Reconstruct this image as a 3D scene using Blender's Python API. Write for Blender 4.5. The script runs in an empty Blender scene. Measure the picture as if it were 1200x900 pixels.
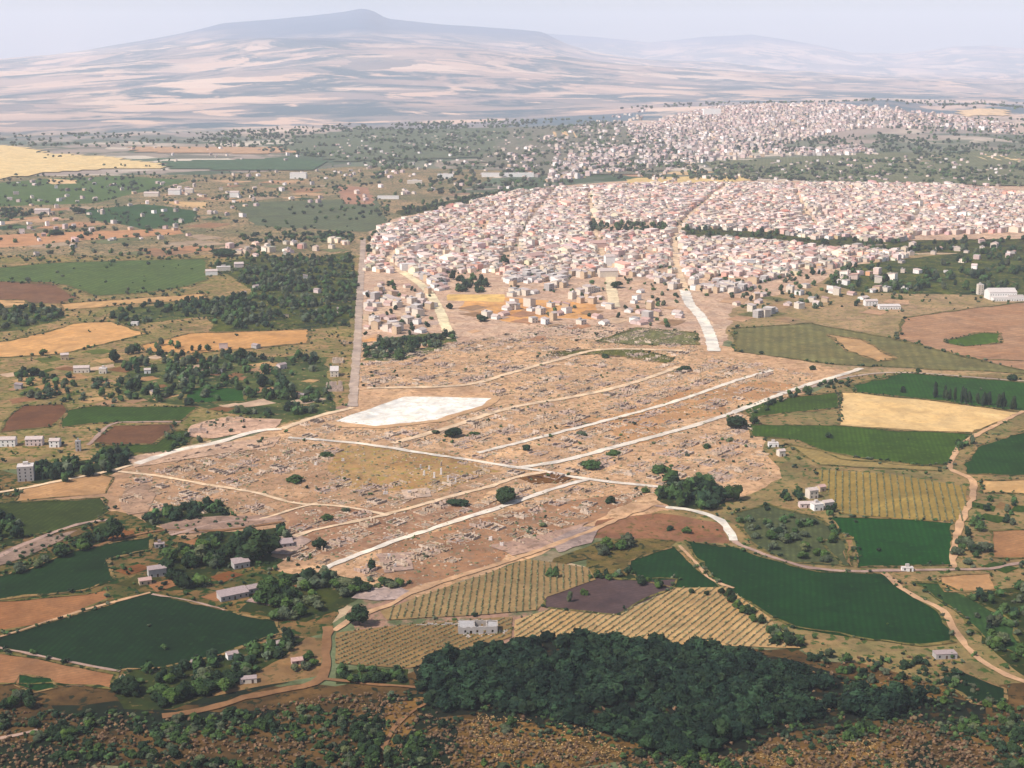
import bpy, math, random
import numpy as np
from mathutils import Vector
random.seed(7); RNG = np.random.default_rng(7)
sc = bpy.context.scene
col = sc.collection
R = math.radians

# ---------------------------------------------------------------- camera
CAM_H = 350.0; PITCH = R(13.3); FPX = 1648.0          # focal length in pixels of a 1200-wide frame
cd = bpy.data.cameras.new('camera'); cam = bpy.data.objects.new('camera', cd); col.objects.link(cam)
cd.sensor_width = 36; cd.lens = FPX / 1200 * 36
cd.clip_start = 1; cd.clip_end = 90000
cam.location = (0, 0, CAM_H); cam.rotation_euler = (R(90) - PITCH, 0, 0)
sc.camera = cam
# ---------------------------------------------------------------- world and sun
SUN_EL = R(50); SUN_AZ = math.atan2(-0.80, -0.45)       # sun stands left of and behind the viewer
w = bpy.data.worlds.new('World'); sc.world = w; w.use_nodes = True
nt = w.node_tree; bg = nt.nodes['Background']
sky = nt.nodes.new('ShaderNodeTexSky'); sky.sky_type = 'NISHITA'; sky.sun_disc = False
sky.sun_elevation = SUN_EL; sky.sun_rotation = SUN_AZ
sky.altitude = 300; sky.air_density = 1.0; sky.dust_density = 2.0; sky.ozone_density = 1.0
nt.links.new(sky.outputs[0], bg.inputs[0]); bg.inputs[1].default_value = 0.10
sl = bpy.data.lights.new('sun', 'SUN'); sl.energy = 4.2; sl.angle = R(0.5); sl.color = (1.0, 0.95, 0.90)
so = bpy.data.objects.new('sun', sl); col.objects.link(so)
sv = Vector((math.sin(SUN_AZ) * math.cos(SUN_EL), math.cos(SUN_AZ) * math.cos(SUN_EL), math.sin(SUN_EL)))
so.rotation_euler = sv.to_track_quat('Z', 'Y').to_euler(); so.location = (0, 0, 2000)
sc.view_settings.view_transform = 'Standard'; sc.view_settings.look = 'None'
sc.view_settings.exposure = 0.56; sc.view_settings.gamma = 1.0
sc.render.engine = 'CYCLES'
sc.cycles.max_bounces = 4; sc.cycles.diffuse_bounces = 2; sc.cycles.volume_bounces = 2
sc.cycles.use_denoising = True
HAZE = 4.6e-5

# ---------------------------------------------------------------- helpers: pixel <-> place
cp, sp = math.cos(PITCH), math.sin(PITCH)
def ray(px, py):
    a = (px - 600) / FPX; b = (450 - py) / FPX
    return np.array([a, cp + b * sp, -sp + b * cp])
def _tab(pts, rad):
    az, z = [], []
    for px, py in pts:
        d = ray(px, py); az.append(math.atan2(d[0], d[1])); z.append(CAM_H + rad * d[2] / math.hypot(d[0], d[1]))
    return np.array(az), np.array(z)
def hash2(ix, iy, s=0):
    n = (ix.astype(np.int64) * 374761393 + iy.astype(np.int64) * 668265263 + s * 974711) & 0x7fffffff
    n = ((n ^ (n >> 13)) * 1274126177) & 0x7fffffff
    return ((n ^ (n >> 16)) & 0xffff) / 65535.0
def vnoise(x, y, s=0):
    ix = np.floor(x); iy = np.floor(y); fx = x - ix; fy = y - iy
    fx = fx * fx * (3 - 2 * fx); fy = fy * fy * (3 - 2 * fy)
    a = hash2(ix, iy, s); b = hash2(ix + 1, iy, s); c = hash2(ix, iy + 1, s); d = hash2(ix + 1, iy + 1, s)
    return (a * (1 - fx) + b * fx) * (1 - fy) + (c * (1 - fx) + d * fx) * fy
def fbm(x, y, s=0, o=4):
    t = 0; amp = .5; 
    for k in range(o):
        t = t + amp * (vnoise(x * 2 ** k, y * 2 ** k, s + k) * 2 - 1); amp *= .5
    return t
R1, R2, R3 = 7500., 25000., 36000.
A1, Z1 = _tab([(-600, 168), (0, 166), (150, 162), (260, 158), (330, 150), (420, 146), (520, 142), (600, 138), (700, 133), (830, 125), (900, 121), (960, 120), (1040, 117), (1100, 124), (1150, 122), (1200, 127), (1800, 130)], R1)
A2, Z2 = _tab([(-600, 85), (0, 72), (60, 66), (120, 56), (200, 42), (230, 35), (262, 27), (330, 22), (370, 18), (405, 13), (425, 9), (438, 12), (452, 21), (512, 27), (560, 30), (635, 36), (662, 50), (700, 62), (760, 70), (850, 76), (900, 82), (1000, 90), (1100, 97), (1200, 100), (1800, 110)], R2)
A3, Z3 = _tab([(-600, 75), (0, 70), (300, 60), (640, 40), (700, 44), (760, 50), (830, 42), (880, 40), (950, 52), (1000, 62), (1060, 62), (1120, 54), (1160, 53), (1200, 57), (1800, 70)], R3)
Z1 = np.maximum(Z1, 0)
AS = np.linspace(A2[0], A2[-1], 400); Z2D = np.interp(AS, A2, Z2)
def _blur(v, k):
    w_ = np.exp(-np.linspace(-2, 2, k) ** 2); w_ /= w_.sum(); return np.convolve(np.pad(v, k // 2, mode='edge'), w_, mode='valid')[:len(v)]
Z2S = _blur(Z2D, 121); Z2D = _blur(Z2D, 5)
def hgt(x, y):
    x = np.asarray(x, float); y = np.asarray(y, float)
    r = np.hypot(x, y); az = np.arctan2(x, y)
    z1 = np.interp(az, A1, Z1); z2 = np.interp(az, AS, Z2D); z2s = np.interp(az, AS, Z2S); z3 = np.interp(az, A3, Z3)
    rs = [0, 4800, 6000, R1, 9400, 15500, R2, 28500, R3, 46000]
    mid = 0.06 * z2s + 0.22 * z1
    zs = [0 * r, 0 * r, z1 * .38, z1, mid, z2s * .42 + 25, z2, z2 * .62, z3, z3 * .5]
    z = np.zeros_like(r)
    for i in range(len(rs) - 1):
        t = np.clip((r - rs[i]) / (rs[i + 1] - rs[i]), 0, 1); m = (r >= rs[i]) & (r < rs[i + 1])
        if i == 5: t = t ** 1.5
        z = np.where(m, zs[i] * (1 - t) + zs[i + 1] * t, z)
    z = np.where(r >= rs[-1], zs[-1], z)
    # relief grows with the distance, and fades at the crests so the skyline stays put
    k = np.clip((r - 9500) / 6000, 0, 1)
    n = fbm(x / 2600, y / 2600, 3, 5) * 150 + (1 - np.abs(fbm(x / 5200, y / 5200, 11, 3)) * 2) * 90 - 60
    z = z + k * n * (1 - .8 * np.exp(-((r - R2) / 1800) ** 2)) * (1 - .8 * np.exp(-((r - R3) / 2500) ** 2))
    z = z + np.clip((r - 5000) / 1500, 0, 1) * (1 - k) * fbm(x / 900, y / 900, 5, 3) * 10 * (1 - np.exp(-((r - R1) / 500) ** 2))
    near = np.clip(1 - r / 600., 0, 1)
    z = z + 325 * near ** 1.5
    return z
def h1(x, y): return float(hgt(np.array([x]), np.array([y]))[0])
def P(px, py):
    """the place on the ground seen at photo pixel (px, py)"""
    d = ray(px, py)
    if py > 190:
        t = -CAM_H / d[2]; return d[0] * t, d[1] * t
    rr = np.arange(4500, 47000, 15.0); s = rr / math.hypot(d[0], d[1])
    x, y, z = d[0] * s, d[1] * s, CAM_H + d[2] * s
    hit = np.nonzero(z <= hgt(x, y))[0]
    k = hit[0] if len(hit) else -1
    return x[k], y[k]
def proj(x, y, z=0.0):
    dz = z - CAM_H; depth = y * cp - dz * sp; up = y * sp + dz * cp
    return 600 + FPX * x / depth, 450 - FPX * up / depth
def PL(pts): return [P(*p) for p in pts]
def inside(poly, x, y):
    x = np.asarray(x); y = np.asarray(y); c = np.zeros(x.shape, bool); n = len(poly)
    for i in range(n):
        x1, y1 = poly[i]; x2, y2 = poly[(i + 1) % n]
        if y1 == y2: continue
        c ^= ((y1 > y) != (y2 > y)) & (x < (x2 - x1) * (y - y1) / (y2 - y1) + x1)
    return c
def sample(pxpoly, n, rng=RNG):
    """n places spread over the ground under a photo polygon"""
    g = PL(pxpoly); a = np.array(g); lo, hi = a.min(0), a.max(0); X, Y = [], []
    for _ in range(60):
        x = rng.uniform(lo[0], hi[0], n * 3); y = rng.uniform(lo[1], hi[1], n * 3); m = inside(g, x, y)
        X += list(x[m]); Y += list(y[m])
        if len(X) >= n: break
    return np.array(X[:n]), np.array(Y[:n])

# ---------------------------------------------------------------- helpers: materials
def lin(c):
    c = np.array(c, float) / 255; return np.where(c <= .04045, c / 12.92, ((c + .055) / 1.055) ** 2.4)
def new_mat(name, rough=0.95):
    m = bpy.data.materials.new(name); m.use_nodes = True; n = m.node_tree
    b = n.nodes['Principled BSDF']; b.inputs['Roughness'].default_value = rough
    b.inputs['Specular IOR Level'].default_value = 0.1
    return m, n, b
def nd(n, t, **k):
    o = n.nodes.new(t)
    for a, v in k.items():
        if a in o.inputs: o.inputs[a].default_value = v
        else: setattr(o, a, v)
    return o
def noise(n, vec, scale, detail=4, rough=.55, dist=0.0):
    o = n.nodes.new('ShaderNodeTexNoise'); o.inputs['Scale'].default_value = scale
    o.inputs['Detail'].default_value = detail; o.inputs['Roughness'].default_value = rough; o.inputs['Distortion'].default_value = dist
    n.links.new(vec, o.inputs['Vector']); return o.outputs['Fac']
def ramp(n, fac, stops, interp='LINEAR'):
    o = n.nodes.new('ShaderNodeValToRGB'); cr = o.color_ramp; cr.interpolation = interp
    while len(cr.elements) < len(stops): cr.elements.new(0.5)
    for e, (p, c) in zip(cr.elements, stops): e.position = p; e.color = (*c[:3], 1)
    n.links.new(fac, o.inputs[0]); return o.outputs[0]
def mix(n, a, b, fac, mode='MIX'):
    o = n.nodes.new('ShaderNodeMix'); o.data_type = 'RGBA'; o.blend_type = mode
    for s, v in ((6, a), (7, b), (0, fac)):
        if isinstance(v, (int, float)): o.inputs[s].default_value = v
        elif isinstance(v, (tuple, list, np.ndarray)): o.inputs[s].default_value = (*[float(q) for q in v][:3], 1)
        else: n.links.new(v, o.inputs[s])
    return o.outputs[2]
def bw(lo, hi): return [(lo, (0, 0, 0)), (hi, (1, 1, 1))]
def pos(n):
    g = n.nodes.new('ShaderNodeNewGeometry'); return g.outputs['Position']
def c3(c): return tuple(float(v) for v in c)
def ground_mat(name, base, alt=None, dark=None, big=1 / 60, fine=1 / 3.0, amt=.7, spots=None, spot_amt=.55, stripes=None):
    """soil, stubble or crop: two tones at field scale, grain at plant scale, optional spots and drill rows"""
    m, n, b = new_mat(name); p = pos(n)
    base = c3(base); alt = c3(alt if alt is not None else np.array(base) * .8); dark = c3(dark if dark is not None else np.array(base) * .5)
    f1 = ramp(n, noise(n, p, big, 5, .6, .6), bw(.38, .62))
    c = mix(n, base, alt, f1)
    f2 = ramp(n, noise(n, p, fine, 4, .7), bw(.42, .70))
    o = n.nodes.new('ShaderNodeMath'); o.operation = 'MULTIPLY'; n.links.new(f2, o.inputs[0]); o.inputs[1].default_value = amt
    c = mix(n, c, dark, o.outputs[0])
    f4 = ramp(n, noise(n, p, fine * .33, 3, .6), bw(.3, .75))
    c = mix(n, c, mix(n, c, (1.25, 1.22, 1.2), 1.0, 'MULTIPLY'), f4)
    f6 = ramp(n, noise(n, p, 1 / 38, 4, .6, 1.0), [(.34, (.74, .75, .78)), (.5, (1, 1, 1)), (.66, (1.18, 1.15, 1.08))]); c = mix(n, c, f6, 1.0, 'MULTIPLY')
    f5 = ramp(n, noise(n, p, fine * .16, 5, .65, .8), [(.30, (0, 0, 0)), (.45, (.0, .0, .0)), (.62, (1, 1, 1))]); c = mix(n, c, mix(n, c, (.80, .78, .76), 1.0, 'MULTIPLY'), f5)
    if spots is not None:
        f3 = ramp(n, noise(n, p, fine * .45, 3, .6, .3), bw(spot_amt, spot_amt + .06)); c = mix(n, c, c3(spots), f3)
    if stripes:
        ang, per, colr, st = stripes
        mp = nd(n, 'ShaderNodeMapping'); mp.inputs['Rotation'].default_value = (0, 0, ang); n.links.new(p, mp.inputs['Vector'])
        wv = n.nodes.new('ShaderNodeTexWave'); wv.inputs['Scale'].default_value = math.pi * 2 / per / 20 
        wv.inputs['Distortion'].default_value = .6; wv.inputs['Detail'].default_value = 2
        n.links.new(mp.outputs[0], wv.inputs['Vector'])
        o = n.nodes.new('ShaderNodeMath'); o.operation = 'MULTIPLY'; n.links.new(wv.outputs['Fac'], o.inputs[0]); o.inputs[1].default_value = st
        c = mix(n, c, c3(colr), o.outputs[0])
    n.links.new(c, b.inputs['Base Color'])
    return m
_mc = {}
SKYC = lin((223, 229, 243)); KSUN = 1.70
def alb(rgb, py=600):
    """real surface colour of something photographed as rgb through this much air"""
    d = math.hypot(*P(600, py)); T = math.exp(-HAZE * d)
    a = (lin(rgb) - (1 - T) * SKYC) / T / KSUN
    return np.clip(a, (.007, .011, .006), .80)
GRID_A = math.atan2(597, 491)
def field_mat(rgb, py, kind='soil', **k):
    key = (tuple(rgb), round(py / 40), kind, str(k))
    if key not in _mc:
        a = alb(rgb, py)
        if kind == 'crop': k.setdefault('alt', a * np.array([.84, .76, .74])); k.setdefault('dark', a * .55); k.setdefault('amt', .6); k.setdefault('spots', a * np.array([1.5, 1.28, 1.1])); k.setdefault('spot_amt', .60); k.setdefault('stripes', (GRID_A + (.9 if rgb[0] % 2 else -.7), 4.2 if py > 430 else 11., a * .55, .55))
        elif kind == 'stubble': k.setdefault('alt', a * np.array([.90, .84, .74])); k.setdefault('dark', a * .68); k.setdefault('amt', .5); k.setdefault('spots', a * np.array([.8, .74, .66])); k.setdefault('spot_amt', .58); k.setdefault('stripes', (GRID_A + (.5 if rgb[0] % 2 else -.3), 5. if py > 430 else 12., a * .8, .5))
        else: k.setdefault('stripes', (GRID_A + .2, 3.6 if py > 430 else 11., a * .7, .5)); k.setdefault('alt', a * np.array([.9, .8, .72])); k.setdefault('dark', a * .5); k.setdefault('amt', .6)
        _mc[key] = ground_mat(kind + '_%02x%02x%02x' % tuple(rgb), a, **k)
    return _mc[key]
def plain_mat(name, rgb_lin, rough=.9, var=.25, scale=.6, attr=None, isl=0.0, objr=0.0):
    m, n, b = new_mat(name, rough); p = pos(n)
    if attr:
        a = n.nodes.new('ShaderNodeAttribute'); a.attribute_name = attr; base = a.outputs['Color']
    else: base = c3(rgb_lin)
    f = ramp(n, noise(n, p, scale, 3, .6), bw(.3, .7))
    lo = (1 - var,) * 3; k = mix(n, lo, (1.0, 1.0, 1.0), f)
    c = mix(n, base, k, 1.0, 'MULTIPLY')
    if isl:
        g = n.nodes.new('ShaderNodeNewGeometry'); kk = ramp(n, g.outputs['Random Per Island'], [(0, (1 - isl,) * 3), (1, (1 + isl,) * 3)])
        c = mix(n, c, kk, 1.0, 'MULTIPLY')
    if objr:
        g = n.nodes.new('ShaderNodeObjectInfo'); kk = ramp(n, g.outputs['Random'], [(0, (1 - objr, 1 - objr, 1 - objr)), (.5, (1, 1, 1)), (1, (1 + objr * 1.4, 1 + objr, 1 - objr * .3))])
        c = mix(n, c, kk, 1.0, 'MULTIPLY')
    n.links.new(c, b.inputs['Base Color']); return m

# ---------------------------------------------------------------- helpers: meshes and objects
def tri_mesh(name, V, T, mats, midx=None, colr=None):
    V = np.ascontiguousarray(V, dtype=np.float32); T = np.ascontiguousarray(T, dtype=np.int32)
    me = bpy.data.meshes.new(name); me.vertices.add(len(V)); me.vertices.foreach_set('co', V.ravel())
    me.loops.add(T.size); me.loops.foreach_set('vertex_index', T.ravel())
    me.polygons.add(len(T)); k = T.shape[1]
    me.polygons.foreach_set('loop_start', np.arange(0, T.size, k, dtype=np.int32))
    me.polygons.foreach_set('loop_total', np.full(len(T), k, dtype=np.int32))
    if midx is not None: me.polygons.foreach_set('material_index', np.asarray(midx, dtype=np.int32))
    me.polygons.foreach_set('use_smooth', np.zeros(len(T), dtype=bool))
    for m in (mats if isinstance(mats, (list, tuple)) else [mats]): me.materials.append(m)
    if colr is not None:
        a = me.color_attributes.new('tint', 'FLOAT_COLOR', 'CORNER'); c4 = np.ones((T.size, 4), np.float32)
        c4[:, :3] = np.repeat(colr, k, axis=0); a.data.foreach_set('color', c4.ravel())
    me.update(calc_edges=True); return me
def tag(o, label=None, cat=None, group=None, kind=None):
    if label: o['label'] = label
    if cat: o['category'] = cat
    if group: o['group'] = group
    if kind: o['kind'] = kind
    return o
def link(name, me, parent=None, loc=(0, 0, 0), rz=0, s=(1, 1, 1)):
    o = bpy.data.objects.new(name, me); col.objects.link(o); o.location = loc; o.rotation_euler = (0, 0, rz); o.scale = s
    if parent: o.parent = parent
    return o
def empty(name, loc, rz=0, s=(1, 1, 1)):
    o = link(name, None, None, loc, rz, s); o.empty_display_size = 2; return o
def copy_tree(o, parent=None):
    c = o.copy(); col.objects.link(c); c.parent = parent
    for ch in o.children: copy_tree(ch, c)
    return c
LAYER = [0]
def ztop():
    LAYER[0] += 1; return 0.0015 * LAYER[0]
def rough_edge(g, step=9.0, amp=1.5, s=0):
    out = []
    for i in range(len(g)):
        a = np.array(g[i]); b = np.array(g[(i + 1) % len(g)]); L = np.linalg.norm(b - a); k = max(1, int(L / step))
        nv = np.array([-(b - a)[1], (b - a)[0]]) / max(L, 1e-6)
        for j in range(k):
            q = a + (b - a) * j / k
            d = float(fbm(np.array([q[0] / (step * 3)]), np.array([q[1] / (step * 3)]), 21 + s, 3)[0]) * 2.2 + float(fbm(np.array([q[0] / step]), np.array([q[1] / step]), 31 + s, 2)[0])
            out.append(tuple(q + nv * d * amp))
    return out
def ragged(g, amp, fine):
    o = rough_edge(g, 14, amp, 3); o = rough_edge(o, 3.5, fine * .5, 9); return o
def sheet(name, pts, mat, amp=1.5, kind='structure', label=None, step=9.0, rag=0):
    g = PL(pts); z = ztop()
    if min(p[1] for p in pts) >= 189:
        g = ragged(g, amp, rag) if rag else rough_edge(g, step, amp, len(name) + LAYER[0])
        me = bpy.data.meshes.new(name); me.from_pydata([(x, y, z) for x, y in g], [], [list(range(len(g)))]); me.materials.append(mat); me.update()
        if me.polygons[0].normal.z < 0: me.flip_normals()
    else:                                                     # drape over the slope
        a = np.array(g); lo, hi = a.min(0), a.max(0); st = 45.
        nx, ny = int((hi[0] - lo[0]) / st) + 2, int((hi[1] - lo[1]) / st) + 2
        X, Y = np.meshgrid(lo[0] + np.arange(nx) * st, lo[1] + np.arange(ny) * st); idx = np.arange(nx * ny).reshape(ny, nx)
        m = inside(g, (X[:-1, :-1] + st / 2).ravel(), (Y[:-1, :-1] + st / 2).ravel()).reshape(ny - 1, nx - 1)
        Q = np.stack([idx[:-1, :-1], idx[:-1, 1:], idx[1:, 1:], idx[1:, :-1]], -1)[m]
        if not len(Q): return
        me = tri_mesh(name, np.stack([X.ravel(), Y.ravel(), hgt(X, Y).ravel() + 2.5 + z], 1), Q, mat)
    o = link(name, me); tag(o, label, None, None, kind); return o
def smooth_line(g, step=8.0):
    g = [np.array(p, float) for p in g]; g = [2 * g[0] - g[1]] + g + [2 * g[-1] - g[-2]]; out = []
    for i in range(1, len(g) - 2):
        p0, p1, p2, p3 = g[i - 1:i + 3]; k = max(2, int(np.linalg.norm(p2 - p1) / step))
        for j in range(k):
            t = j / k
            out.append(.5 * (2 * p1 + (p2 - p0) * t + (2 * p0 - 5 * p1 + 4 * p2 - p3) * t * t + (3 * p1 - p0 - 3 * p2 + p3) * t ** 3))
    out.append(g[-2]); return np.array(out)
def ribbon(name, pts, width, mat, label=None, amp=.5, step=7.0):
    L = smooth_line(PL(pts), step); z = ztop(); D = np.gradient(L, axis=0); D /= np.linalg.norm(D, axis=1)[:, None] + 1e-9
    N = np.stack([-D[:, 1], D[:, 0]], 1); n = len(L)
    wl = width / 2 + RNG.normal(0, 1, n) * amp * .6; wr = width / 2 + RNG.normal(0, 1, n) * amp * .6
    if not np.isscalar(width): pass
    V = np.concatenate([L + N * np.reshape(wl, (-1, 1)), L - N * np.reshape(wr, (-1, 1))])
    zz = hgt(V[:, 0], V[:, 1]); V = np.column_stack([V, zz + z]); i = np.arange(n - 1)
    me = tri_mesh(name, V, np.stack([i + n, i + n + 1, i + 1, i], 1), mat)
    o = link(name, me); tag(o, label, None, None, 'structure'); return o

# box templates: unit prism faces as triangles
def box_arr(x0, x1, y0, y1, z0, z1, bottom=False):
    V = np.array([[x0, y0, z0], [x1, y0, z0], [x1, y1, z0], [x0, y1, z0], [x0, y0, z1], [x1, y0, z1], [x1, y1, z1], [x0, y1, z1]], float)
    Q = [[0, 1, 5, 4], [1, 2, 6, 5], [2, 3, 7, 6], [3, 0, 4, 7], [4, 5, 6, 7]] + ([[3, 2, 1, 0]] if bottom else [])
    return V, np.array([t for q in Q for t in ((q[0], q[1], q[2]), (q[0], q[2], q[3]))])
class MB:
    def __init__(s): s.V = []; s.T = []; s.M = []; s.C = []; s.n = 0
    def add(s, V, T, m=0, c=(1, 1, 1)):
        V = np.asarray(V, float); T = np.asarray(T, int)
        s.V.append(V); s.T.append(T + s.n); s.n += len(V); s.M.append(np.full(len(T), m) if np.isscalar(m) else np.asarray(m))
        c = np.asarray(c, float); s.C.append(np.tile(c, (len(T), 1)) if c.ndim == 1 else c); return s
    def box(s, *a, m=0, c=(1, 1, 1), bottom=False): V, T = box_arr(*a, bottom=bottom); return s.add(V, T, m, c)
    def quad(s, p, m=0, c=(1, 1, 1)): return s.add(np.array(p, float), [[0, 1, 2], [0, 2, 3]], m, c)
    def arr(s): return np.concatenate(s.V), np.concatenate(s.T), np.concatenate(s.M), np.concatenate(s.C)
    def mesh(s, name, mats, tint=False):
        V, T, M, C = s.arr(); return tri_mesh(name, V, T, mats, M, C if tint else None)
def scatter_mesh(name, temps, X, Y, rz, S, mats, tints=None, Z=None, rng=RNG, extra=None):
    """bakes many small copies of (V,T,M,C) templates into one stuff mesh"""
    mb = MB(); k = rng.integers(0, len(temps), len(X))
    Z = hgt(X, Y) if Z is None else Z
    for t, (V, T, M, C) in enumerate(temps):
        I = np.nonzero(k == t)[0]
        if not len(I): continue
        c, s = np.cos(rz[I])[:, None], np.sin(rz[I])[:, None]; sx, sy, sz = (S[I, j][:, None] for j in range(3))
        x = V[None, :, 0] * sx; y = V[None, :, 1] * sy
        W = np.stack([x * c - y * s + X[I][:, None], x * s + y * c + Y[I][:, None], V[None, :, 2] * sz + Z[I][:, None]], -1)
        TT = (T[None] + (np.arange(len(I)) * len(V))[:, None, None]).reshape(-1, 3)
        CC = np.tile(C, (len(I), 1))
        if tints is not None: CC = CC * np.repeat(tints[I], len(T), axis=0)
        mb.add(W.reshape(-1, 3), TT, np.tile(M, len(I)), CC)
    if extra: mb.add(extra[0], extra[1], 0, (.20, .14, .085))
    return mb.mesh(name, mats, True)

# tree templates
def icos(sub=1):
    t = (1 + 5 ** .5) / 2
    V = [(-1, t, 0), (1, t, 0), (-1, -t, 0), (1, -t, 0), (0, -1, t), (0, 1, t), (0, -1, -t), (0, 1, -t), (t, 0, -1), (t, 0, 1), (-t, 0, -1), (-t, 0, 1)]
    V = [np.array(v, float) / math.hypot(1, t) for v in V]
    T = [(0, 11, 5), (0, 5, 1), (0, 1, 7), (0, 7, 10), (0, 10, 11), (1, 5, 9), (5, 11, 4), (11, 10, 2), (10, 7, 6), (7, 1, 8), (3, 9, 4), (3, 4, 2), (3, 2, 6), (3, 6, 8), (3, 8, 9), (4, 9, 5), (2, 4, 11), (6, 2, 10), (8, 6, 7), (9, 8, 1)]
    for _ in range(sub):
        T2, mem = [], {}
        def mid(a, b):
            k = (min(a, b), max(a, b))
            if k not in mem: v = V[a] + V[b]; V.append(v / np.linalg.norm(v)); mem[k] = len(V) - 1
            return mem[k]
        for a, b, c in T: ab, bc, ca = mid(a, b), mid(b, c), mid(c, a); T2 += [(a, ab, ca), (b, bc, ab), (c, ca, bc), (ab, bc, ca)]
        T = T2
    return np.array(V), np.array(T)
I0, I1 = icos(0), icos(1)
def crown(rng, lumps, leaves, rx, z0, z1, sub=1, low=.0, leaf=.11):
    """an uneven crown: overlapping leafy clumps with loose leaf faces round them (unit tree: width ~1, height 1)"""
    mb = MB(); base = I1 if sub else I0; cs = []
    for i in range(lumps):
        a = rng.uniform(0, 2 * math.pi); q = rng.uniform(0, 1) ** .6 if i else 0
        r0 = rng.uniform(.30, .58) * rx if i else .58 * rx
        c = np.array([math.cos(a) * q * rx * .62, math.sin(a) * q * rx * .62, 0]); hz = (z1 - z0)
        c[2] = z0 + hz * (rng.uniform(.25, .8) * (1 - q * .35))
        rz_ = min(hz * .42, r0 * hz / (2 * rx) * 1.25); cs.append((c, r0, rz_))
        V = base[0] * (1 + rng.normal(0, .20, (len(base[0]), 1))) * [r0, r0, rz_] + c
        mb.add(V, base[1], 0, np.ones(3) * rng.uniform(.7, 1.25) * np.array([rng.uniform(.9, 1.15), 1, rng.uniform(.85, 1.1)]))
    for i in range(leaves):
        c, r0, rz_ = cs[rng.integers(0, len(cs))]
        d = rng.normal(0, 1, 3); d /= np.linalg.norm(d); d[2] = d[2] if d[2] > -.3 else -d[2]
        p = c + d * [r0, r0, rz_] * rng.uniform(.92, 1.18); e1 = rng.normal(0, 1, 3); e1 /= np.linalg.norm(e1); e2 = np.cross(d, e1); e2 /= np.linalg.norm(e2) + 1e-6
        s = leaf * rng.uniform(.6, 1.3)
        mb.add([p - e1 * s, p + e1 * s * .8 + e2 * s * .4, p + e2 * s * 1.2], [[0, 1, 2]], 0, np.ones(3) * rng.uniform(.65, 1.5))
    return mb
def trunk(r=.035, h=.45, limbs=3, rng=RNG):
    mb = MB()
    def cyl(a, b, ra, rb):
        a, b = np.array(a, float), np.array(b, float); d = b - a; u = np.cross(d, [0, 1, .01]); u /= np.linalg.norm(u); v = np.cross(d, u); v /= np.linalg.norm(v)
        k = 6; an = np.arange(k) * 2 * math.pi / k; ring = np.cos(an)[:, None] * u + np.sin(an)[:, None] * v
        V = np.concatenate([a + ring * ra, b + ring * rb]); T = []
        for i in range(k): j = (i + 1) % k; T += [[i, j, k + j], [i, k + j, k + i]]
        mb.add(V, T, 0, (1, 1, 1))
    cyl((0, 0, -.03), (0.01, 0, h), r, r * .65)
    for i in range(limbs):
        a = i * 6.283 / limbs + .4; cyl((0.01, 0, h * .8), (math.cos(a) * .17, math.sin(a) * .17, h + .2), r * .5, r * .2)
    return mb

# ================================================================ MATERIALS
M = {}
M['leaf'] = plain_mat('tree_foliage', (.045, .066, .024), var=.4, scale=.5, objr=.28)
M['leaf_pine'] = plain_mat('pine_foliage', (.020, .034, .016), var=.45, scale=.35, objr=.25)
M['leaf_tint'] = plain_mat('foliage_mass', None, attr='tint', var=.35, scale=.3)
M['bark'] = plain_mat('bark', (.12, .085, .06), var=.4, scale=3)
M['tint'] = plain_mat('painted_masonry', None, attr='tint', var=.18, scale=.25)
M['tint_rubble'] = plain_mat('rubble_stone', None, attr='tint', var=.35, scale=.9)
M['glass'] = plain_mat('dark_window', (.03, .035, .04), rough=.25, var=.2)

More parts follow.
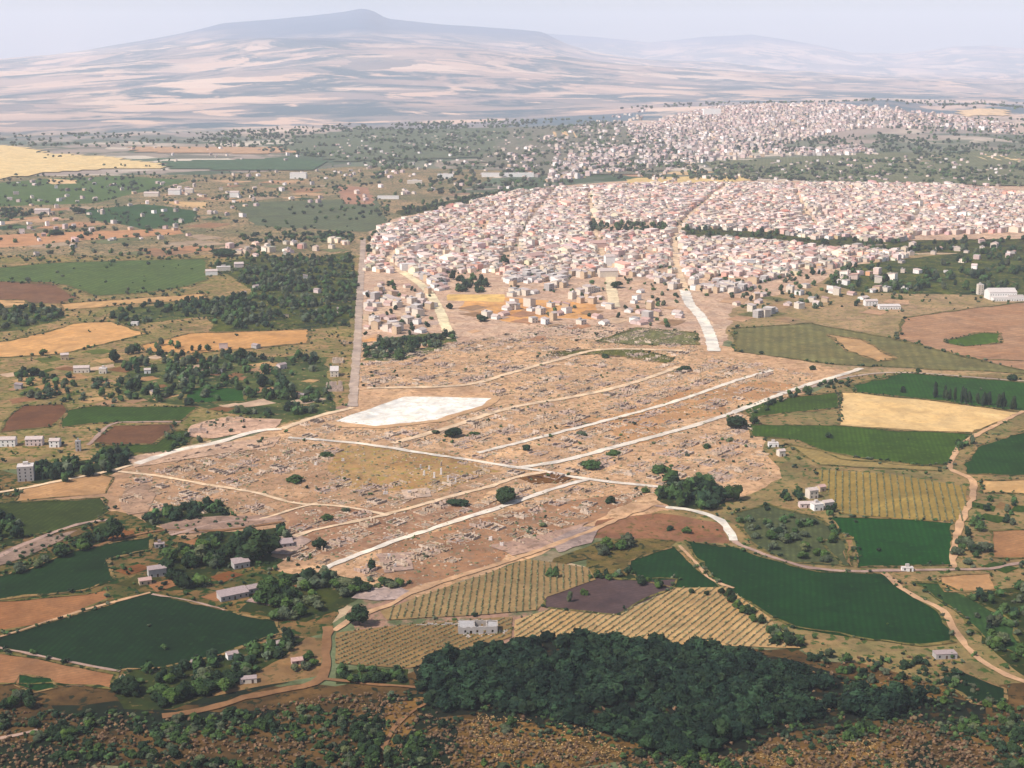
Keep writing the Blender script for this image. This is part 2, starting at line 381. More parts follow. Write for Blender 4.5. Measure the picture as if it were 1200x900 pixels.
def vb2(n, p):
    v = n.nodes.new('ShaderNodeVectorMath'); v.operation = 'ADD'; v.inputs[1].default_value = (5300, 900, 0); n.links.new(p, v.inputs[0]); return v.outputs[0]
def hills_material():
    """patchwork of stubble, pasture and woods: small plots in the far plain, broad soft ones on the mountain"""
    m, n, b = new_mat('hill_patchwork'); p = pos(n)
    def patch(cell, cell2, warp, soft):
        dis = nd(n, 'ShaderNodeTexNoise'); dis.inputs['Scale'].default_value = 1 / (cell * .8); dis.inputs['Detail'].default_value = 3; n.links.new(p, dis.inputs['Vector'])
        va = n.nodes.new('ShaderNodeVectorMath'); va.operation = 'SCALE'; va.inputs['Scale'].default_value = warp; n.links.new(dis.outputs['Color'], va.inputs[0])
        vb = n.nodes.new('ShaderNodeVectorMath'); vb.operation = 'ADD'; n.links.new(p, vb.inputs[0]); n.links.new(va.outputs[0], vb.inputs[1])
        def vor(scale):
            v = n.nodes.new('ShaderNodeTexVoronoi'); v.inputs['Scale'].default_value = scale; v.voronoi_dimensions = '2D'; v.distance = 'CHEBYCHEV'
            n.links.new(vb.outputs[0], v.inputs['Vector']); q = n.nodes.new('ShaderNodeSeparateColor'); n.links.new(v.outputs['Color'], q.inputs[0]); return q
        s1, s2 = vor(1 / cell), vor(1 / cell2)
        tones = [(0, (.085, .11, .065)), (.18, (.13, .13, .085)), (.30, (.24, .185, .14)), (.46, (.32, .25, .19)), (.62, (.40, .32, .24)), (.74, (.25, .19, .15)), (.86, (.46, .38, .29)), (.93, (.12, .11, .08))]
        if soft: tones = [(0, (.15, .15, .16)), (.2, (.36, .26, .22)), (.4, (.48, .34, .27)), (.55, (.22, .19, .19)), (.7, (.58, .42, .32)), (.88, (.33, .25, .22))]
        ca = ramp(n, s1.outputs[0], tones, 'CONSTANT'); cb = ramp(n, s2.outputs[1], tones, 'CONSTANT')
        return mix(n, ca, cb, ramp(n, noise(n, p, 1 / (cell * 2), 2), bw(.45, .55)))
    ca = patch(420, 200, 260, False); cb = patch(1300, 560, 700, True)
    blur = ramp(n, noise(n, p, 1 / 1900, 6, .55, .5), [(.35, (.18, .17, .18)), (.48, (.34, .26, .23)), (.62, (.48, .36, .29))]); cb = mix(n, cb, blur, .25)
    ca = mix(n, ca, (.055, .075, .040), ramp(n, noise(n, p, 1 / 500, 7, .62, 1.0), bw(.50, .56)))
    cb = mix(n, cb, (.09, .12, .14), ramp(n, noise(n, p, 1 / 850, 9, .68, .6), bw(.48, .56)))  # mountain woods carry the blue of distant haze in their colour
    cb = mix(n, cb, (.50, .35, .27), ramp(n, noise(n, vb2(n, p), 1 / 650, 6, .6, .4), bw(.57, .61)))
    ln = n.nodes.new('ShaderNodeVectorMath'); ln.operation = 'LENGTH'; n.links.new(p, ln.inputs[0])
    mr = n.nodes.new('ShaderNodeMapRange'); mr.inputs['From Min'].default_value = 5600; mr.inputs['From Max'].default_value = 7000; n.links.new(ln.outputs['Value'], mr.inputs['Value'])
    c = mix(n, ca, cb, mr.outputs['Result'])
    # the high shoulder round the summit is bare, dark scrub, blue haze painted in
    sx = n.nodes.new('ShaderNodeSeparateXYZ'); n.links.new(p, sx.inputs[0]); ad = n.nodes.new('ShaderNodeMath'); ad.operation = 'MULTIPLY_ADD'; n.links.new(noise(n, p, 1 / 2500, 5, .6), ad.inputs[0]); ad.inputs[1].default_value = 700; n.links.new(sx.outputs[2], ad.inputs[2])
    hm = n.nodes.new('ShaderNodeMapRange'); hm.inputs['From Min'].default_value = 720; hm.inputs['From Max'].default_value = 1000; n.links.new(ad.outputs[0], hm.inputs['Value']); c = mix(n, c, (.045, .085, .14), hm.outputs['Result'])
    n.links.new(c, b.inputs['Base Color']); return m
def plain_material():
    """near and middle ground between the named fields: dry soil, scrub and weedy plots"""
    m, n, b = new_mat('dry_ground'); p = pos(n)
    v = n.nodes.new('ShaderNodeTexVoronoi'); v.voronoi_dimensions = '2D'; v.inputs['Scale'].default_value = 1 / 85; v.distance = 'CHEBYCHEV'
    dis = nd(n, 'ShaderNodeTexNoise'); dis.inputs['Scale'].default_value = 1 / 120; dis.inputs['Detail'].default_value = 3; n.links.new(p, dis.inputs['Vector'])
    va = n.nodes.new('ShaderNodeVectorMath'); va.operation = 'SCALE'; va.inputs['Scale'].default_value = 90; n.links.new(dis.outputs['Color'], va.inputs[0])
    vb = n.nodes.new('ShaderNodeVectorMath'); vb.operation = 'ADD'; n.links.new(p, vb.inputs[0]); n.links.new(va.outputs[0], vb.inputs[1]); n.links.new(vb.outputs[0], v.inputs['Vector'])
    s = n.nodes.new('ShaderNodeSeparateColor'); n.links.new(v.outputs['Color'], s.inputs[0])
    c = ramp(n, s.outputs[0], [(0, (.13, .15, .07)), (.2, (.22, .17, .10)), (.4, (.34, .23, .14)), (.55, (.17, .16, .08)), (.7, (.42, .30, .18)), (.82, (.11, .13, .055)), (.92, (.30, .17, .11))], 'CONSTANT')
    weeds = ramp(n, noise(n, p, 1 / 22, 6, .65), bw(.5, .6)); c = mix(n, c, (.09, .105, .045), weeds)
    g2 = ramp(n, noise(n, p, 1 / 5, 5, .7), bw(.35, .75)); c = mix(n, c, mix(n, c, (.55, .52, .5), 1.0, 'MULTIPLY'), g2)
    n.links.new(c, b.inputs['Base Color']); return m
M['hills'] = hills_material(); M['plain'] = plain_material()

# ================================================================ TERRAIN
def polar(name, rs, az, mat, dz=0.0):
    A, Rr = np.meshgrid(az, rs); X = Rr * np.sin(A); Y = Rr * np.cos(A); Z = hgt(X, Y) + dz; na = len(az); idx = np.arange(X.size).reshape(X.shape)
    Q = np.stack([idx[:-1, :-1], idx[:-1, 1:], idx[1:, 1:], idx[1:, :-1]], -1).reshape(-1, 4)[:, ::-1]
    me = tri_mesh(name, np.stack([X.ravel(), Y.ravel(), Z.ravel()], 1), Q, mat); me.polygons.foreach_set('use_smooth', np.ones(len(Q), dtype=bool))
    if me.polygons[len(Q) // 2].normal.z < 0: me.flip_normals()
    o = link(name, me); tag(o, None, None, None, 'structure'); return o
_a = alb((122, 96, 68), 830)
polar('near_slope', np.linspace(2, 640, 60), np.radians(np.linspace(-60, 60, 121)), ground_mat('scrub_hillside', _a, alt=_a * .6, dark=_a * .4, big=1 / 22, spots=alb((60, 64, 44), 830), spot_amt=.53))
polar('ground', np.linspace(640, 3600, 14), np.radians(np.linspace(-60, 60, 121)), M['plain'])
polar('far_plain', np.concatenate([np.linspace(3600, 4800, 6), np.arange(4900, 8000, 60)]), np.radians(np.linspace(-60, 60, 700)), M['hills'])
polar('hills', np.concatenate([np.arange(7960, 20000, 100), np.arange(20000, 32000, 130), np.arange(32000, 48001, 400)]), np.radians(np.linspace(-60, 60, 700)), M['hills'])

GRID_A = math.atan2(597, 491)
# ================================================================ GROUND COVER: broad zones first, then fields
F = field_mat
tan_ruin = alb((196, 156, 124), 540)
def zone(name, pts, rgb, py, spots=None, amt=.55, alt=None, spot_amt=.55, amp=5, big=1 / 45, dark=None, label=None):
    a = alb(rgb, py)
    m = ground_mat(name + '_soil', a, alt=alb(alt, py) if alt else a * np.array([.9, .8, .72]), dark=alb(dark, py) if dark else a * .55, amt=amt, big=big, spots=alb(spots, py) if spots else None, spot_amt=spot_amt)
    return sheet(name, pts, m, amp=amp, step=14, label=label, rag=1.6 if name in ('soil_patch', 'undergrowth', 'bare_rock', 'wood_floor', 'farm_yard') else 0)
# left farmland, grey-green distance
zone('pasture', [(-150, 300), (-150, 205), (0, 206), (240, 205), (420, 195), (600, 200), (470, 250), (430, 300), (250, 300)], (150, 144, 124), 250, spots=(96, 112, 100), alt=(196, 168, 142), spot_amt=.53, amp=8, big=1 / 110)
zone('pasture', [(-200, 480), (-150, 300), (250, 299), (430, 299), (415, 470), (330, 500), (100, 545), (-200, 560)], (182, 150, 116), 420, spots=(108, 116, 80), alt=(146, 138, 98), spot_amt=.53, amp=6)
zone('pasture', [(-250, 720), (-200, 520), (60, 560), (150, 590), (330, 590), (400, 680), (395, 740), (330, 770), (100, 800), (-250, 800)], (150, 118, 86), 650, spots=(66, 84, 54), alt=(98, 100, 68), spot_amt=.50, amp=5)
zone('scrub_slope', [(-400, 905), (-250, 780), (120, 800), (390, 800), (500, 780), (930, 765), (1110, 790), (1500, 800), (1600, 905)], (122, 96, 68), 830, spots=(60, 64, 44), alt=(88, 74, 58), spot_amt=.56, amp=9, big=1 / 22)
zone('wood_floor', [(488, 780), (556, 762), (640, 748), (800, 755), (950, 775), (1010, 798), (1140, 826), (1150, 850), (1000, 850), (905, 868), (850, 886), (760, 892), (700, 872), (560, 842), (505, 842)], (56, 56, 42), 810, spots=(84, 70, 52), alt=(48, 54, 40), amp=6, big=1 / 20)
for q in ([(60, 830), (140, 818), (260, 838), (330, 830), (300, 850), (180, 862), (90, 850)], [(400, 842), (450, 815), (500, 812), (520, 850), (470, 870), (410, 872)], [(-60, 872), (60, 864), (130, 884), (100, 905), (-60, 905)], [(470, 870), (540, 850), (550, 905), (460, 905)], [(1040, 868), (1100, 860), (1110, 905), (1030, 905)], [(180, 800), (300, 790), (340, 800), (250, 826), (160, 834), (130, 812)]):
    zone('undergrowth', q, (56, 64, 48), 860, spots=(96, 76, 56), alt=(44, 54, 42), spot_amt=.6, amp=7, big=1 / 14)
for q in ([(735, 893), (860, 889), (935, 872), (940, 904), (735, 904)], [(540, 838), (640, 850), (700, 858), (748, 872), (722, 892), (640, 903), (530, 900)], [(920, 872), (1000, 862), (1064, 866), (1064, 903), (930, 903)], [(1120, 850), (1300, 853), (1300, 882), (1130, 878)], [(450, 822), (500, 815), (488, 850), (455, 880), (440, 870)], [(985, 800), (1050, 792), (1110, 800), (1100, 816), (1010, 812)]):
    zone('bare_rock', q, (148, 114, 72), 860, spots=(80, 70, 50), alt=(118, 92, 62), spot_amt=.54, amp=4, big=1 / 8)
zone('farm_yard', [(230, 782), (268, 764), (330, 745), (380, 748), (378, 790), (300, 806), (250, 816)], (172, 136, 96), 780, spots=(110, 100, 72), alt=(140, 112, 84), amp=4)
# land right of the town and of the ruins
zone('pasture', [(845, 385), (800, 370), (900, 330), (1000, 300), (1500, 290), (1500, 470), (990, 450), (860, 415)], (190, 160, 130), 390, spots=(136, 132, 98), alt=(164, 146, 112), amp=6, big=1 / 80)
zone('pasture', [(880, 490), (1000, 438), (1500, 440), (1650, 820), (1100, 800), (940, 765), (760, 650), (770, 590), (900, 560)], (146, 134, 96), 600, spots=(88, 104, 70), alt=(170, 140, 104), amp=5)
# town floor and ruined quarter
zone('town_ground', [(418, 410), (424, 300), (440, 262), (600, 222), (760, 210), (1000, 213), (1500, 222), (1500, 295), (1060, 297), (960, 330), (860, 360), (846, 415), (640, 425)], (214, 180, 158), 330, spots=(182, 150, 130), alt=(226, 196, 170), amp=6)
zone('ruined_quarter', [(28, 590), (22, 572), (150, 545), (325, 503), (412, 478), (418, 408), (640, 395), (845, 405), (1000, 436), (880, 492), (915, 560), (858, 586), (770, 598), (620, 657), (480, 702), (398, 690), (330, 668), (140, 600)], (214, 172, 137), 520, spots=(180, 146, 114), alt=(226, 186, 148), spot_amt=.53, amp=5, big=1 / 26, amt=.5)
zone('soil_patch', [(28, 590), (30, 575), (150, 552), (250, 535), (330, 520), (470, 535), (590, 555), (640, 560), (520, 600), (400, 660), (330, 666), (140, 598)], (188, 150, 120), 570, spots=(162, 134, 106), alt=(202, 164, 132), amp=7, amt=.5)
zone('soil_patch', [(400, 520), (520, 530), (590, 552), (520, 575), (400, 570), (390, 540)], (192, 158, 116), 550, spots=(176, 154, 96), amp=7, amt=.5)
zone('soil_patch', [(330, 590), (460, 600), (560, 590), (640, 580), (520, 615), (400, 655), (330, 640)], (178, 140, 114), 620, spots=(190, 154, 126), amp=7, amt=.5)
zone('soil_patch', [(460, 640), (620, 590), (760, 575), (700, 610), (600, 650), (480, 690), (430, 670)], (180, 142, 114), 640, spots=(158, 130, 108), amp=7, amt=.5)
zone('soil_patch', [(640, 500), (760, 470), (880, 445), (930, 450), (850, 485), (740, 515)], (206, 162, 124), 480, spots=(190, 150, 110), amp=16, amt=.4)
zone('soil_patch', [(770, 600), (840, 612), (858, 638), (800, 634), (690, 630), (700, 610)], (158, 118, 96), 620, spots=(124, 106, 76), amp=3)
zone('orange_lot', [(545, 345), (640, 352), (700, 355), (700, 375), (640, 372), (600, 378), (540, 362)], (232, 180, 126), 360, spots=(214, 170, 140), amp=4, amt=.3)
zone('orange_lot', [(525, 345), (590, 345), (590, 354), (525, 352)], (244, 206, 140), 350, amp=3, amt=.2)

for q in ([(245, 312), (300, 298), (360, 304), (414, 294), (420, 340), (414, 382), (330, 388), (250, 388), (238, 365), (300, 340)], [(128, 372), (140, 362), (200, 356), (300, 343), (300, 364), (200, 376), (150, 382)], [(-30, 362), (60, 359), (80, 372), (30, 386), (-30, 392)], [(150, 432), (250, 418), (385, 418), (390, 480), (330, 495), (290, 488), (240, 478), (150, 470)],
          [(424, 410), (452, 396), (535, 388), (530, 404), (470, 424), (428, 422)], [(962, 332), (1000, 310), (1150, 294), (1320, 298), (1320, 348), (1170, 346), (1080, 344), (1000, 342)], [(798, 266), (900, 267), (1060, 282), (1220, 279), (1220, 297), (1060, 296), (900, 285), (800, 277)], [(464, 247), (600, 221), (606, 228), (470, 254)]):
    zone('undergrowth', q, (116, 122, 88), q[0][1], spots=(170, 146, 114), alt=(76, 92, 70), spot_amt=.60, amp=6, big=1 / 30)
for q in ([(36, 566), (40, 543), (112, 538), (114, 558), (80, 568)], [(106, 554), (112, 530), (160, 526), (152, 542), (128, 557)], [(168, 608), (200, 594), (260, 588), (270, 604), (220, 614), (175, 616)], [(-20, 640), (-20, 598), (34, 600), (24, 640)], [(15, 674), (60, 650), (100, 622), (134, 620), (132, 642), (80, 657)], [(186, 650), (240, 626), (330, 618), (342, 634), (300, 662), (250, 670), (240, 692), (198, 692)],
          [(284, 716), (300, 698), (330, 678), (380, 670), (430, 682), (412, 702), (360, 728)], [(128, 806), (150, 786), (300, 758), (334, 746), (358, 748), (300, 792), (200, 834), (140, 832)], [(770, 586), (776, 564), (826, 559), (848, 574), (850, 594), (790, 598)], [(392, 802), (394, 786), (478, 784), (480, 802)], [(1120, 700), (1200, 688), (1330, 716), (1330, 806), (1200, 792), (1150, 752)], [(640, 678), (636, 668), (738, 672), (800, 692), (850, 692), (884, 716), (945, 758), (930, 764), (880, 732), (780, 697)]):
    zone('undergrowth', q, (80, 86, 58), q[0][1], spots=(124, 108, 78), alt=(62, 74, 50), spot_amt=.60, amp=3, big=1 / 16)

# named fields: (name, polygon, photo colour, row, kind, label)
fields = [
 ('wheat_field', [(-120, 174), (0, 171), (30, 173), (55, 180), (120, 184), (190, 193), (192, 199), (110, 199), (60, 203), (0, 210), (-120, 214)], (248, 222, 178), 190, 'stubble'),
 ('wheat_field', [(150, 173), (385, 173), (386, 178), (300, 181), (160, 179)], (214, 184, 164), 176, 'stubble'),
 ('bean_field', [(190, 190), (330, 186), (386, 190), (360, 200), (200, 199)], (128, 146, 132), 195, 'crop'),
 ('bean_field', [(-60, 220), (60, 209), (140, 206), (225, 211), (110, 238), (-60, 244)], (126, 144, 116), 222, 'crop'),
 ('wheat_field', [(55, 209), (93, 211), (90, 215), (60, 216)], (240, 208, 170), 212, 'stubble'),
 ('wheat_field', [(190, 236), (244, 237), (240, 245), (215, 242)], (230, 196, 156), 240, 'stubble'),
 ('bean_field', [(95, 247), (165, 239), (228, 246), (232, 260), (170, 269), (110, 258)], (104, 126, 106), 254, 'crop'),
 ('wheat_field', [(-60, 278), (100, 271), (212, 268), (216, 274), (90, 282), (-60, 296)], (214, 168, 138), 276, 'stubble'),
 ('bean_field', [(270, 238), (440, 232), (458, 262), (430, 272), (300, 264)], (132, 140, 122), 250, 'crop'),
 ('fallow_field', [(395, 217), (432, 220), (440, 240), (402, 239)], (196, 160, 144), 228, 'soil'),
 ('pasture_field', [(-40, 318), (60, 308), (242, 303), (243, 328), (220, 336), (170, 343), (112, 347), (78, 334), (-40, 328)], (116, 134, 98), 325, 'crop'),
 ('ploughed_field', [(-60, 330), (60, 331), (92, 350), (70, 356), (-60, 352)], (150, 120, 104), 342, 'soil'),
 ('wheat_field', [(-80, 351), (30, 352), (34, 358), (-80, 362)], (228, 186, 140), 355, 'stubble'),
 ('wheat_field', [(70, 356), (240, 344), (242, 351), (160, 356), (75, 364)], (218, 178, 134), 353, 'stubble'),
 ('stubble_field', [(-100, 408), (10, 400), (90, 379), (130, 377), (172, 391), (130, 402), (70, 415), (-100, 426)], (232, 182, 130), 398, 'stubble'),
 ('stubble_field', [(165, 405), (222, 391), (362, 386), (360, 402), (300, 408), (230, 414), (170, 413)], (222, 172, 122), 400, 'stubble'),
 ('ploughed_field', [(8, 492), (25, 476), (76, 474), (80, 483), (60, 500), (0, 507)], (136, 102, 84), 488, 'soil'),
 ('bean_field', [(78, 481), (110, 476), (232, 477), (214, 492), (120, 496), (70, 501)], (86, 108, 70), 486, 'crop'),
 ('bean_field', [(214, 454), (290, 455), (288, 471), (218, 472)], (76, 110, 66), 462, 'crop'),
 ('ploughed_field', [(106, 519), (133, 499), (206, 497), (182, 520), (150, 522)], (134, 102, 84), 510, 'soil'),
 ('bean_field', [(112, 523), (180, 521), (205, 505), (240, 505), (200, 530), (130, 532)], (86, 104, 60), 524, 'crop'),
 ('stubble_field', [(18, 588), (30, 572), (110, 553), (132, 560), (124, 578)], (200, 158, 118), 572, 'stubble'),
 ('bean_field', [(-40, 592), (118, 584), (128, 600), (100, 618), (-40, 640)], (84, 96, 66), 605, 'crop'),
 ('bean_field', [(-120, 700), (30, 668), (104, 641), (182, 628), (176, 645), (126, 656), (134, 680), (100, 692), (-120, 716)], (60, 80, 50), 670, 'crop'),
 ('ploughed_field', [(-140, 718), (100, 697), (124, 692), (132, 701), (60, 730), (-140, 764)], (172, 124, 90), 712, 'soil'),
 ('vegetable_field', [(-160, 762), (0, 748), (90, 719), (176, 696), (322, 728), (328, 742), (260, 768), (190, 783), (130, 786), (0, 759)], (44, 74, 46), 742, 'crop'),
 ('ploughed_field', [(-160, 772), (0, 765), (60, 776), (132, 791), (130, 808), (60, 800), (-160, 806)], (176, 130, 96), 785, 'soil'),
 ('bean_field', [(24, 790), (60, 795), (66, 806), (40, 812), (20, 803)], (52, 82, 54), 800, 'crop'),
 ('field_strip', [(858, 385), (950, 379), (1062, 400), (1135, 420), (1400, 432), (1400, 446), (1050, 431), (988, 428), (862, 412)], (144, 140, 104), 405, 'crop'),
 ('wheat_field', [(970, 392), (1010, 398), (1048, 420), (1030, 424), (990, 410)], (208, 170, 130), 408, 'stubble'),
 ('ploughed_field', [(1060, 372), (1200, 354), (1500, 350), (1500, 440), (1200, 434), (1130, 418), (1050, 398)], (194, 156, 128), 390, 'soil'),
 ('bean_field', [(1108, 399), (1150, 390), (1174, 391), (1172, 402), (1130, 406), (1112, 403)], (104, 128, 78), 398, 'crop'),
 ('vineyard_field', [(1000, 452), (1058, 437), (1200, 448), (1420, 458), (1420, 500), (1200, 483), (1110, 471), (1060, 466), (1002, 460)], (78, 108, 62), 458, 'crop'),
 ('wheat_field', [(984, 460), (1012, 461), (1090, 469), (1196, 484), (1140, 507), (1040, 504), (984, 499)], (247, 210, 154), 485, 'stubble'),
 ('bean_field', [(874, 498), (984, 499), (1138, 509), (1106, 545), (1060, 545), (984, 538), (936, 516), (880, 511)], (90, 114, 54), 520, 'crop'),
 ('bean_field', [(1128, 545), (1146, 524), (1206, 503), (1400, 470), (1400, 560), (1200, 558), (1134, 556)], (70, 96, 58), 535, 'crop'),
 ('fallow_field', [(920, 520), (1000, 536), (1104, 548), (1100, 552), (960, 545)], (168, 148, 104), 540, 'stubble'),
 ('bean_field', [(972, 606), (1060, 609), (1119, 613), (1115, 662), (1004, 665), (1000, 630), (984, 624)], (60, 96, 44), 640, 'crop'),
 ('fallow_field', [(962, 634), (998, 632), (1000, 665), (985, 664)], (176, 140, 106), 650, 'soil'),
 ('wheat_field', [(1150, 563), (1400, 560), (1400, 582), (1152, 578)], (222, 180, 128), 570, 'stubble'),
 ('fallow_field', [(1160, 622), (1400, 618), (1400, 655), (1165, 654)], (184, 140, 104), 640, 'soil'),
 ('fallow_field', [(1100, 676), (1160, 672), (1165, 690), (1110, 694)], (204, 160, 118), 682, 'stubble'),
 ('vegetable_field', [(802, 634), (860, 641), (900, 656), (960, 669), (1035, 673), (1075, 700), (1104, 718), (1117, 752), (1080, 757), (1000, 746), (930, 736), (850, 690), (826, 670)], (54, 84, 48), 700, 'crop'),
 ('vegetable_field', [(736, 657), (792, 641), (818, 668), (846, 690), (800, 690), (744, 678)], (58, 84, 50), 665, 'crop'),
 ('bean_field', [(1068, 682), (1100, 684), (1140, 704), (1190, 730), (1200, 770), (1160, 755), (1120, 715)], (74, 100, 68), 720, 'crop'),
 ('bean_field', [(1104, 789), (1130, 788), (1180, 808), (1176, 830), (1140, 824), (1106, 804)], (50, 72, 46), 805, 'crop'),
 ('ploughed_field', [(636, 700), (690, 676), (745, 680), (792, 679), (786, 690), (722, 721), (640, 712)], (108, 92, 92), 700, 'soil'),
 ('wheat_field', [(730, 209), (860, 205), (880, 211), (800, 217), (740, 216)], (240, 212, 164), 211, 'stubble'),
 ('wheat_field', [(1056, 200), (1120, 203), (1118, 212), (1068, 211)], (244, 212, 158), 206, 'stubble'),
 ('wheat_field', [(980, 202), (1034, 201), (1034, 206), (985, 207)], (232, 204, 170), 204, 'stubble'),
 ('wheat_field', [(1020, 186), (1110, 184), (1100, 191), (1025, 192)], (218, 194, 176), 188, 'stubble'),
 ('wheat_field', [(1124, 130), (1180, 129), (1180, 136), (1128, 138)], (246, 222, 200), 133, 'stubble'),
 ('wheat_field', [(1150, 182), (1200, 186), (1200, 191), (1155, 188)], (240, 214, 176), 186, 'stubble'),
 ('wheat_field', [(648, 155), (672, 155), (672, 162), (650, 162)], (240, 208, 176), 158, 'stubble'),
 ('pasture_field', [(350, 160), (420, 152), (600, 150), (640, 160), (560, 185), (400, 190), (330, 175)], (150, 158, 148), 165, 'crop'),
 ('pasture_field', [(600, 150), (720, 145), (780, 155), (830, 185), (760, 205), (640, 205), (560, 190)], (162, 162, 154), 175, 'crop'),
 ('pasture_field', [(830, 190), (1000, 180), (1200, 178), (1350, 180), (1350, 222), (1000, 214), (850, 206)], (152, 156, 138), 200, 'crop'),
 ('pasture_field', [(740, 420), (700, 415), (640, 418), (650, 412), (740, 408), (790, 420), (785, 426)], (122, 124, 82), 418, 'crop'),
 ('pasture_field', [(700, 400), (745, 384), (815, 390), (818, 404), (740, 404)], (140, 140, 104), 395, 'crop'),
 ('pasture_field', [(865, 478), (905, 468), (960, 462), (985, 460), (984, 478), (940, 482), (880, 490)], (92, 112, 66), 475, 'crop'),
 ('bean_field', [(860, 602), (902, 592), (960, 606), (984, 626), (996, 664), (930, 660), (884, 640)], (104, 112, 84), 625, 'crop'),
]
for f in fields:
    nm, pts, rgb, py, kd = f[:5]
    sheet(nm, pts, F(rgb, py, kd), amp=1.6 if min(p[1] for p in pts) > 300 else 6, step=9 if min(p[1] for p in pts) > 300 else 25)

pr = random.Random(5); tries = 0; FPOLY = [PL(f[1]) for f in fields if f[0] != 'pasture_field' or f[3] > 300]
for area, cnt, tones, (a0, a1), rowpy in [
  ([(0, 410), (370, 415), (370, 490), (0, 505)], 44, [(200, 160, 120), (170, 130, 104), (190, 154, 124), (96, 112, 72), (120, 130, 84), (214, 176, 130), (150, 116, 92), (226, 196, 168)], (14, 34), 450),
  ([(0, 215), (420, 205), (420, 300), (0, 300)], 46, [(206, 166, 140), (180, 150, 130), (122, 138, 116), (220, 186, 156), (146, 150, 124), (196, 176, 156), (100, 118, 104)], (35, 95), 255),
  ([(0, 600), (380, 640), (330, 760), (0, 800)], 14, [(150, 104, 74), (70, 84, 58), (96, 96, 66), (176, 130, 96)], (12, 26), 690),
  ([(1120, 560), (1260, 560), (1260, 700), (1120, 690)], 12, [(120, 118, 78), (190, 150, 110), (80, 100, 62), (160, 128, 92)], (12, 26), 620),
  ([(430, 345), (620, 360), (820, 360), (840, 405), (600, 400), (424, 410)], 36, [(226, 186, 152), (232, 204, 176), (200, 156, 128), (236, 180, 130), (214, 190, 176), (180, 150, 124)], (14, 40), 380),
  ([(860, 350), (1060, 345), (1060, 375), (860, 380)], 14, [(214, 176, 146), (190, 160, 130), (140, 140, 106)], (18, 44), 360),
  ([(460, 190), (1200, 185), (1200, 214), (600, 222)], 36, [(216, 180, 158), (150, 156, 140), (196, 166, 146), (238, 208, 170), (122, 138, 124)], (60, 150), 205),
  ([(40, 600), (125, 600), (120, 650), (20, 660)], 5, [(90, 98, 66), (130, 108, 80)], (12, 20), 630)]:
    g_ = PL(area); ga = np.array(g_); lo, hi = ga.min(0), ga.max(0); done = 0
    while done < cnt:
        x, y = pr.uniform(lo[0], hi[0]), pr.uniform(lo[1], hi[1])
        if not inside(g_, np.array([x]), np.array([y]))[0]: continue
        w_, d_ = pr.uniform(a0, a1), pr.uniform(a0, a1) * .8; th = GRID_A + pr.choice([0, .1, -.15, .3]); rgb = pr.choice(tones)
        cs = [proj(x + (u * w_ * math.cos(th) - v * d_ * math.sin(th)) * pr.uniform(.4, .6), y + (u * w_ * math.sin(th) + v * d_ * math.cos(th)) * pr.uniform(.4, .6)) for u, v in ((-1, -1), (1, -1), (1.1, .9), (-.9, 1.1))]
        if any(inside(FG, *map(np.array, zip(*[P(*c) for c in cs] + [(x, y)]))).any() for FG in FPOLY): 
            tries += 1; done += tries > 400; continue
        if min(c[1] for c in cs) > 191: sheet('plot', cs, F(rgb, rowpy, 'soil' if rgb[0] > rgb[1] * 1.08 else 'crop'), amp=1.6 * a0 / 14)
        done += 1
# weedy margins round the nearer fields
vm = [ground_mat('weedy_margin', alb(c, 600), alt=alb(d, 600), dark=alb(c, 600) * .45, big=1 / 9, amt=.8, spots=alb((70, 80, 50), 600), spot_amt=.52) for c, d in (((150, 132, 92), (110, 112, 74)), ((176, 144, 106), (132, 118, 82)))]
vs = list(fields) + [('vineyard', v[0], v[1], np.mean([p[1] for p in v[0]])) for v in ()]
for i, f in enumerate(vs):
    if f[3] < 300: continue
    g = PL(f[1]); g = rough_edge(g, 9., 1.6, 7); L = np.array(g + [g[0]]); nn = len(L); z = ztop(); D = np.gradient(L, axis=0); D /= np.linalg.norm(D, axis=1)[:, None] + 1e-9; N = np.stack([-D[:, 1], D[:, 0]], 1)
    far_ = 1.0 if f[3] > 480 else 1.9; sd = i * 13.7
    wa = np.clip(fbm(L[:, 0] / 14 + sd, L[:, 1] / 14, 61, 2) * 3.2 + 1.1, .05, 4) * far_; wb = np.clip(fbm(L[:, 0] / 11 + sd, L[:, 1] / 11, 62, 2) * 3.2 + 1.1, .05, 4) * far_; wa[-1] = wa[0]; wb[-1] = wb[0]
    V = np.concatenate([L + N * wa[:, None], L - N * wb[:, None]]); k = np.arange(nn - 1)
    o = link('field_margin', tri_mesh('field_margin', np.column_stack([V, np.full(2 * nn, z)]), np.stack([k + nn, k + nn + 1, k + 1, k], 1), vm[i % 2])); tag(o, None, None, None, 'structure')
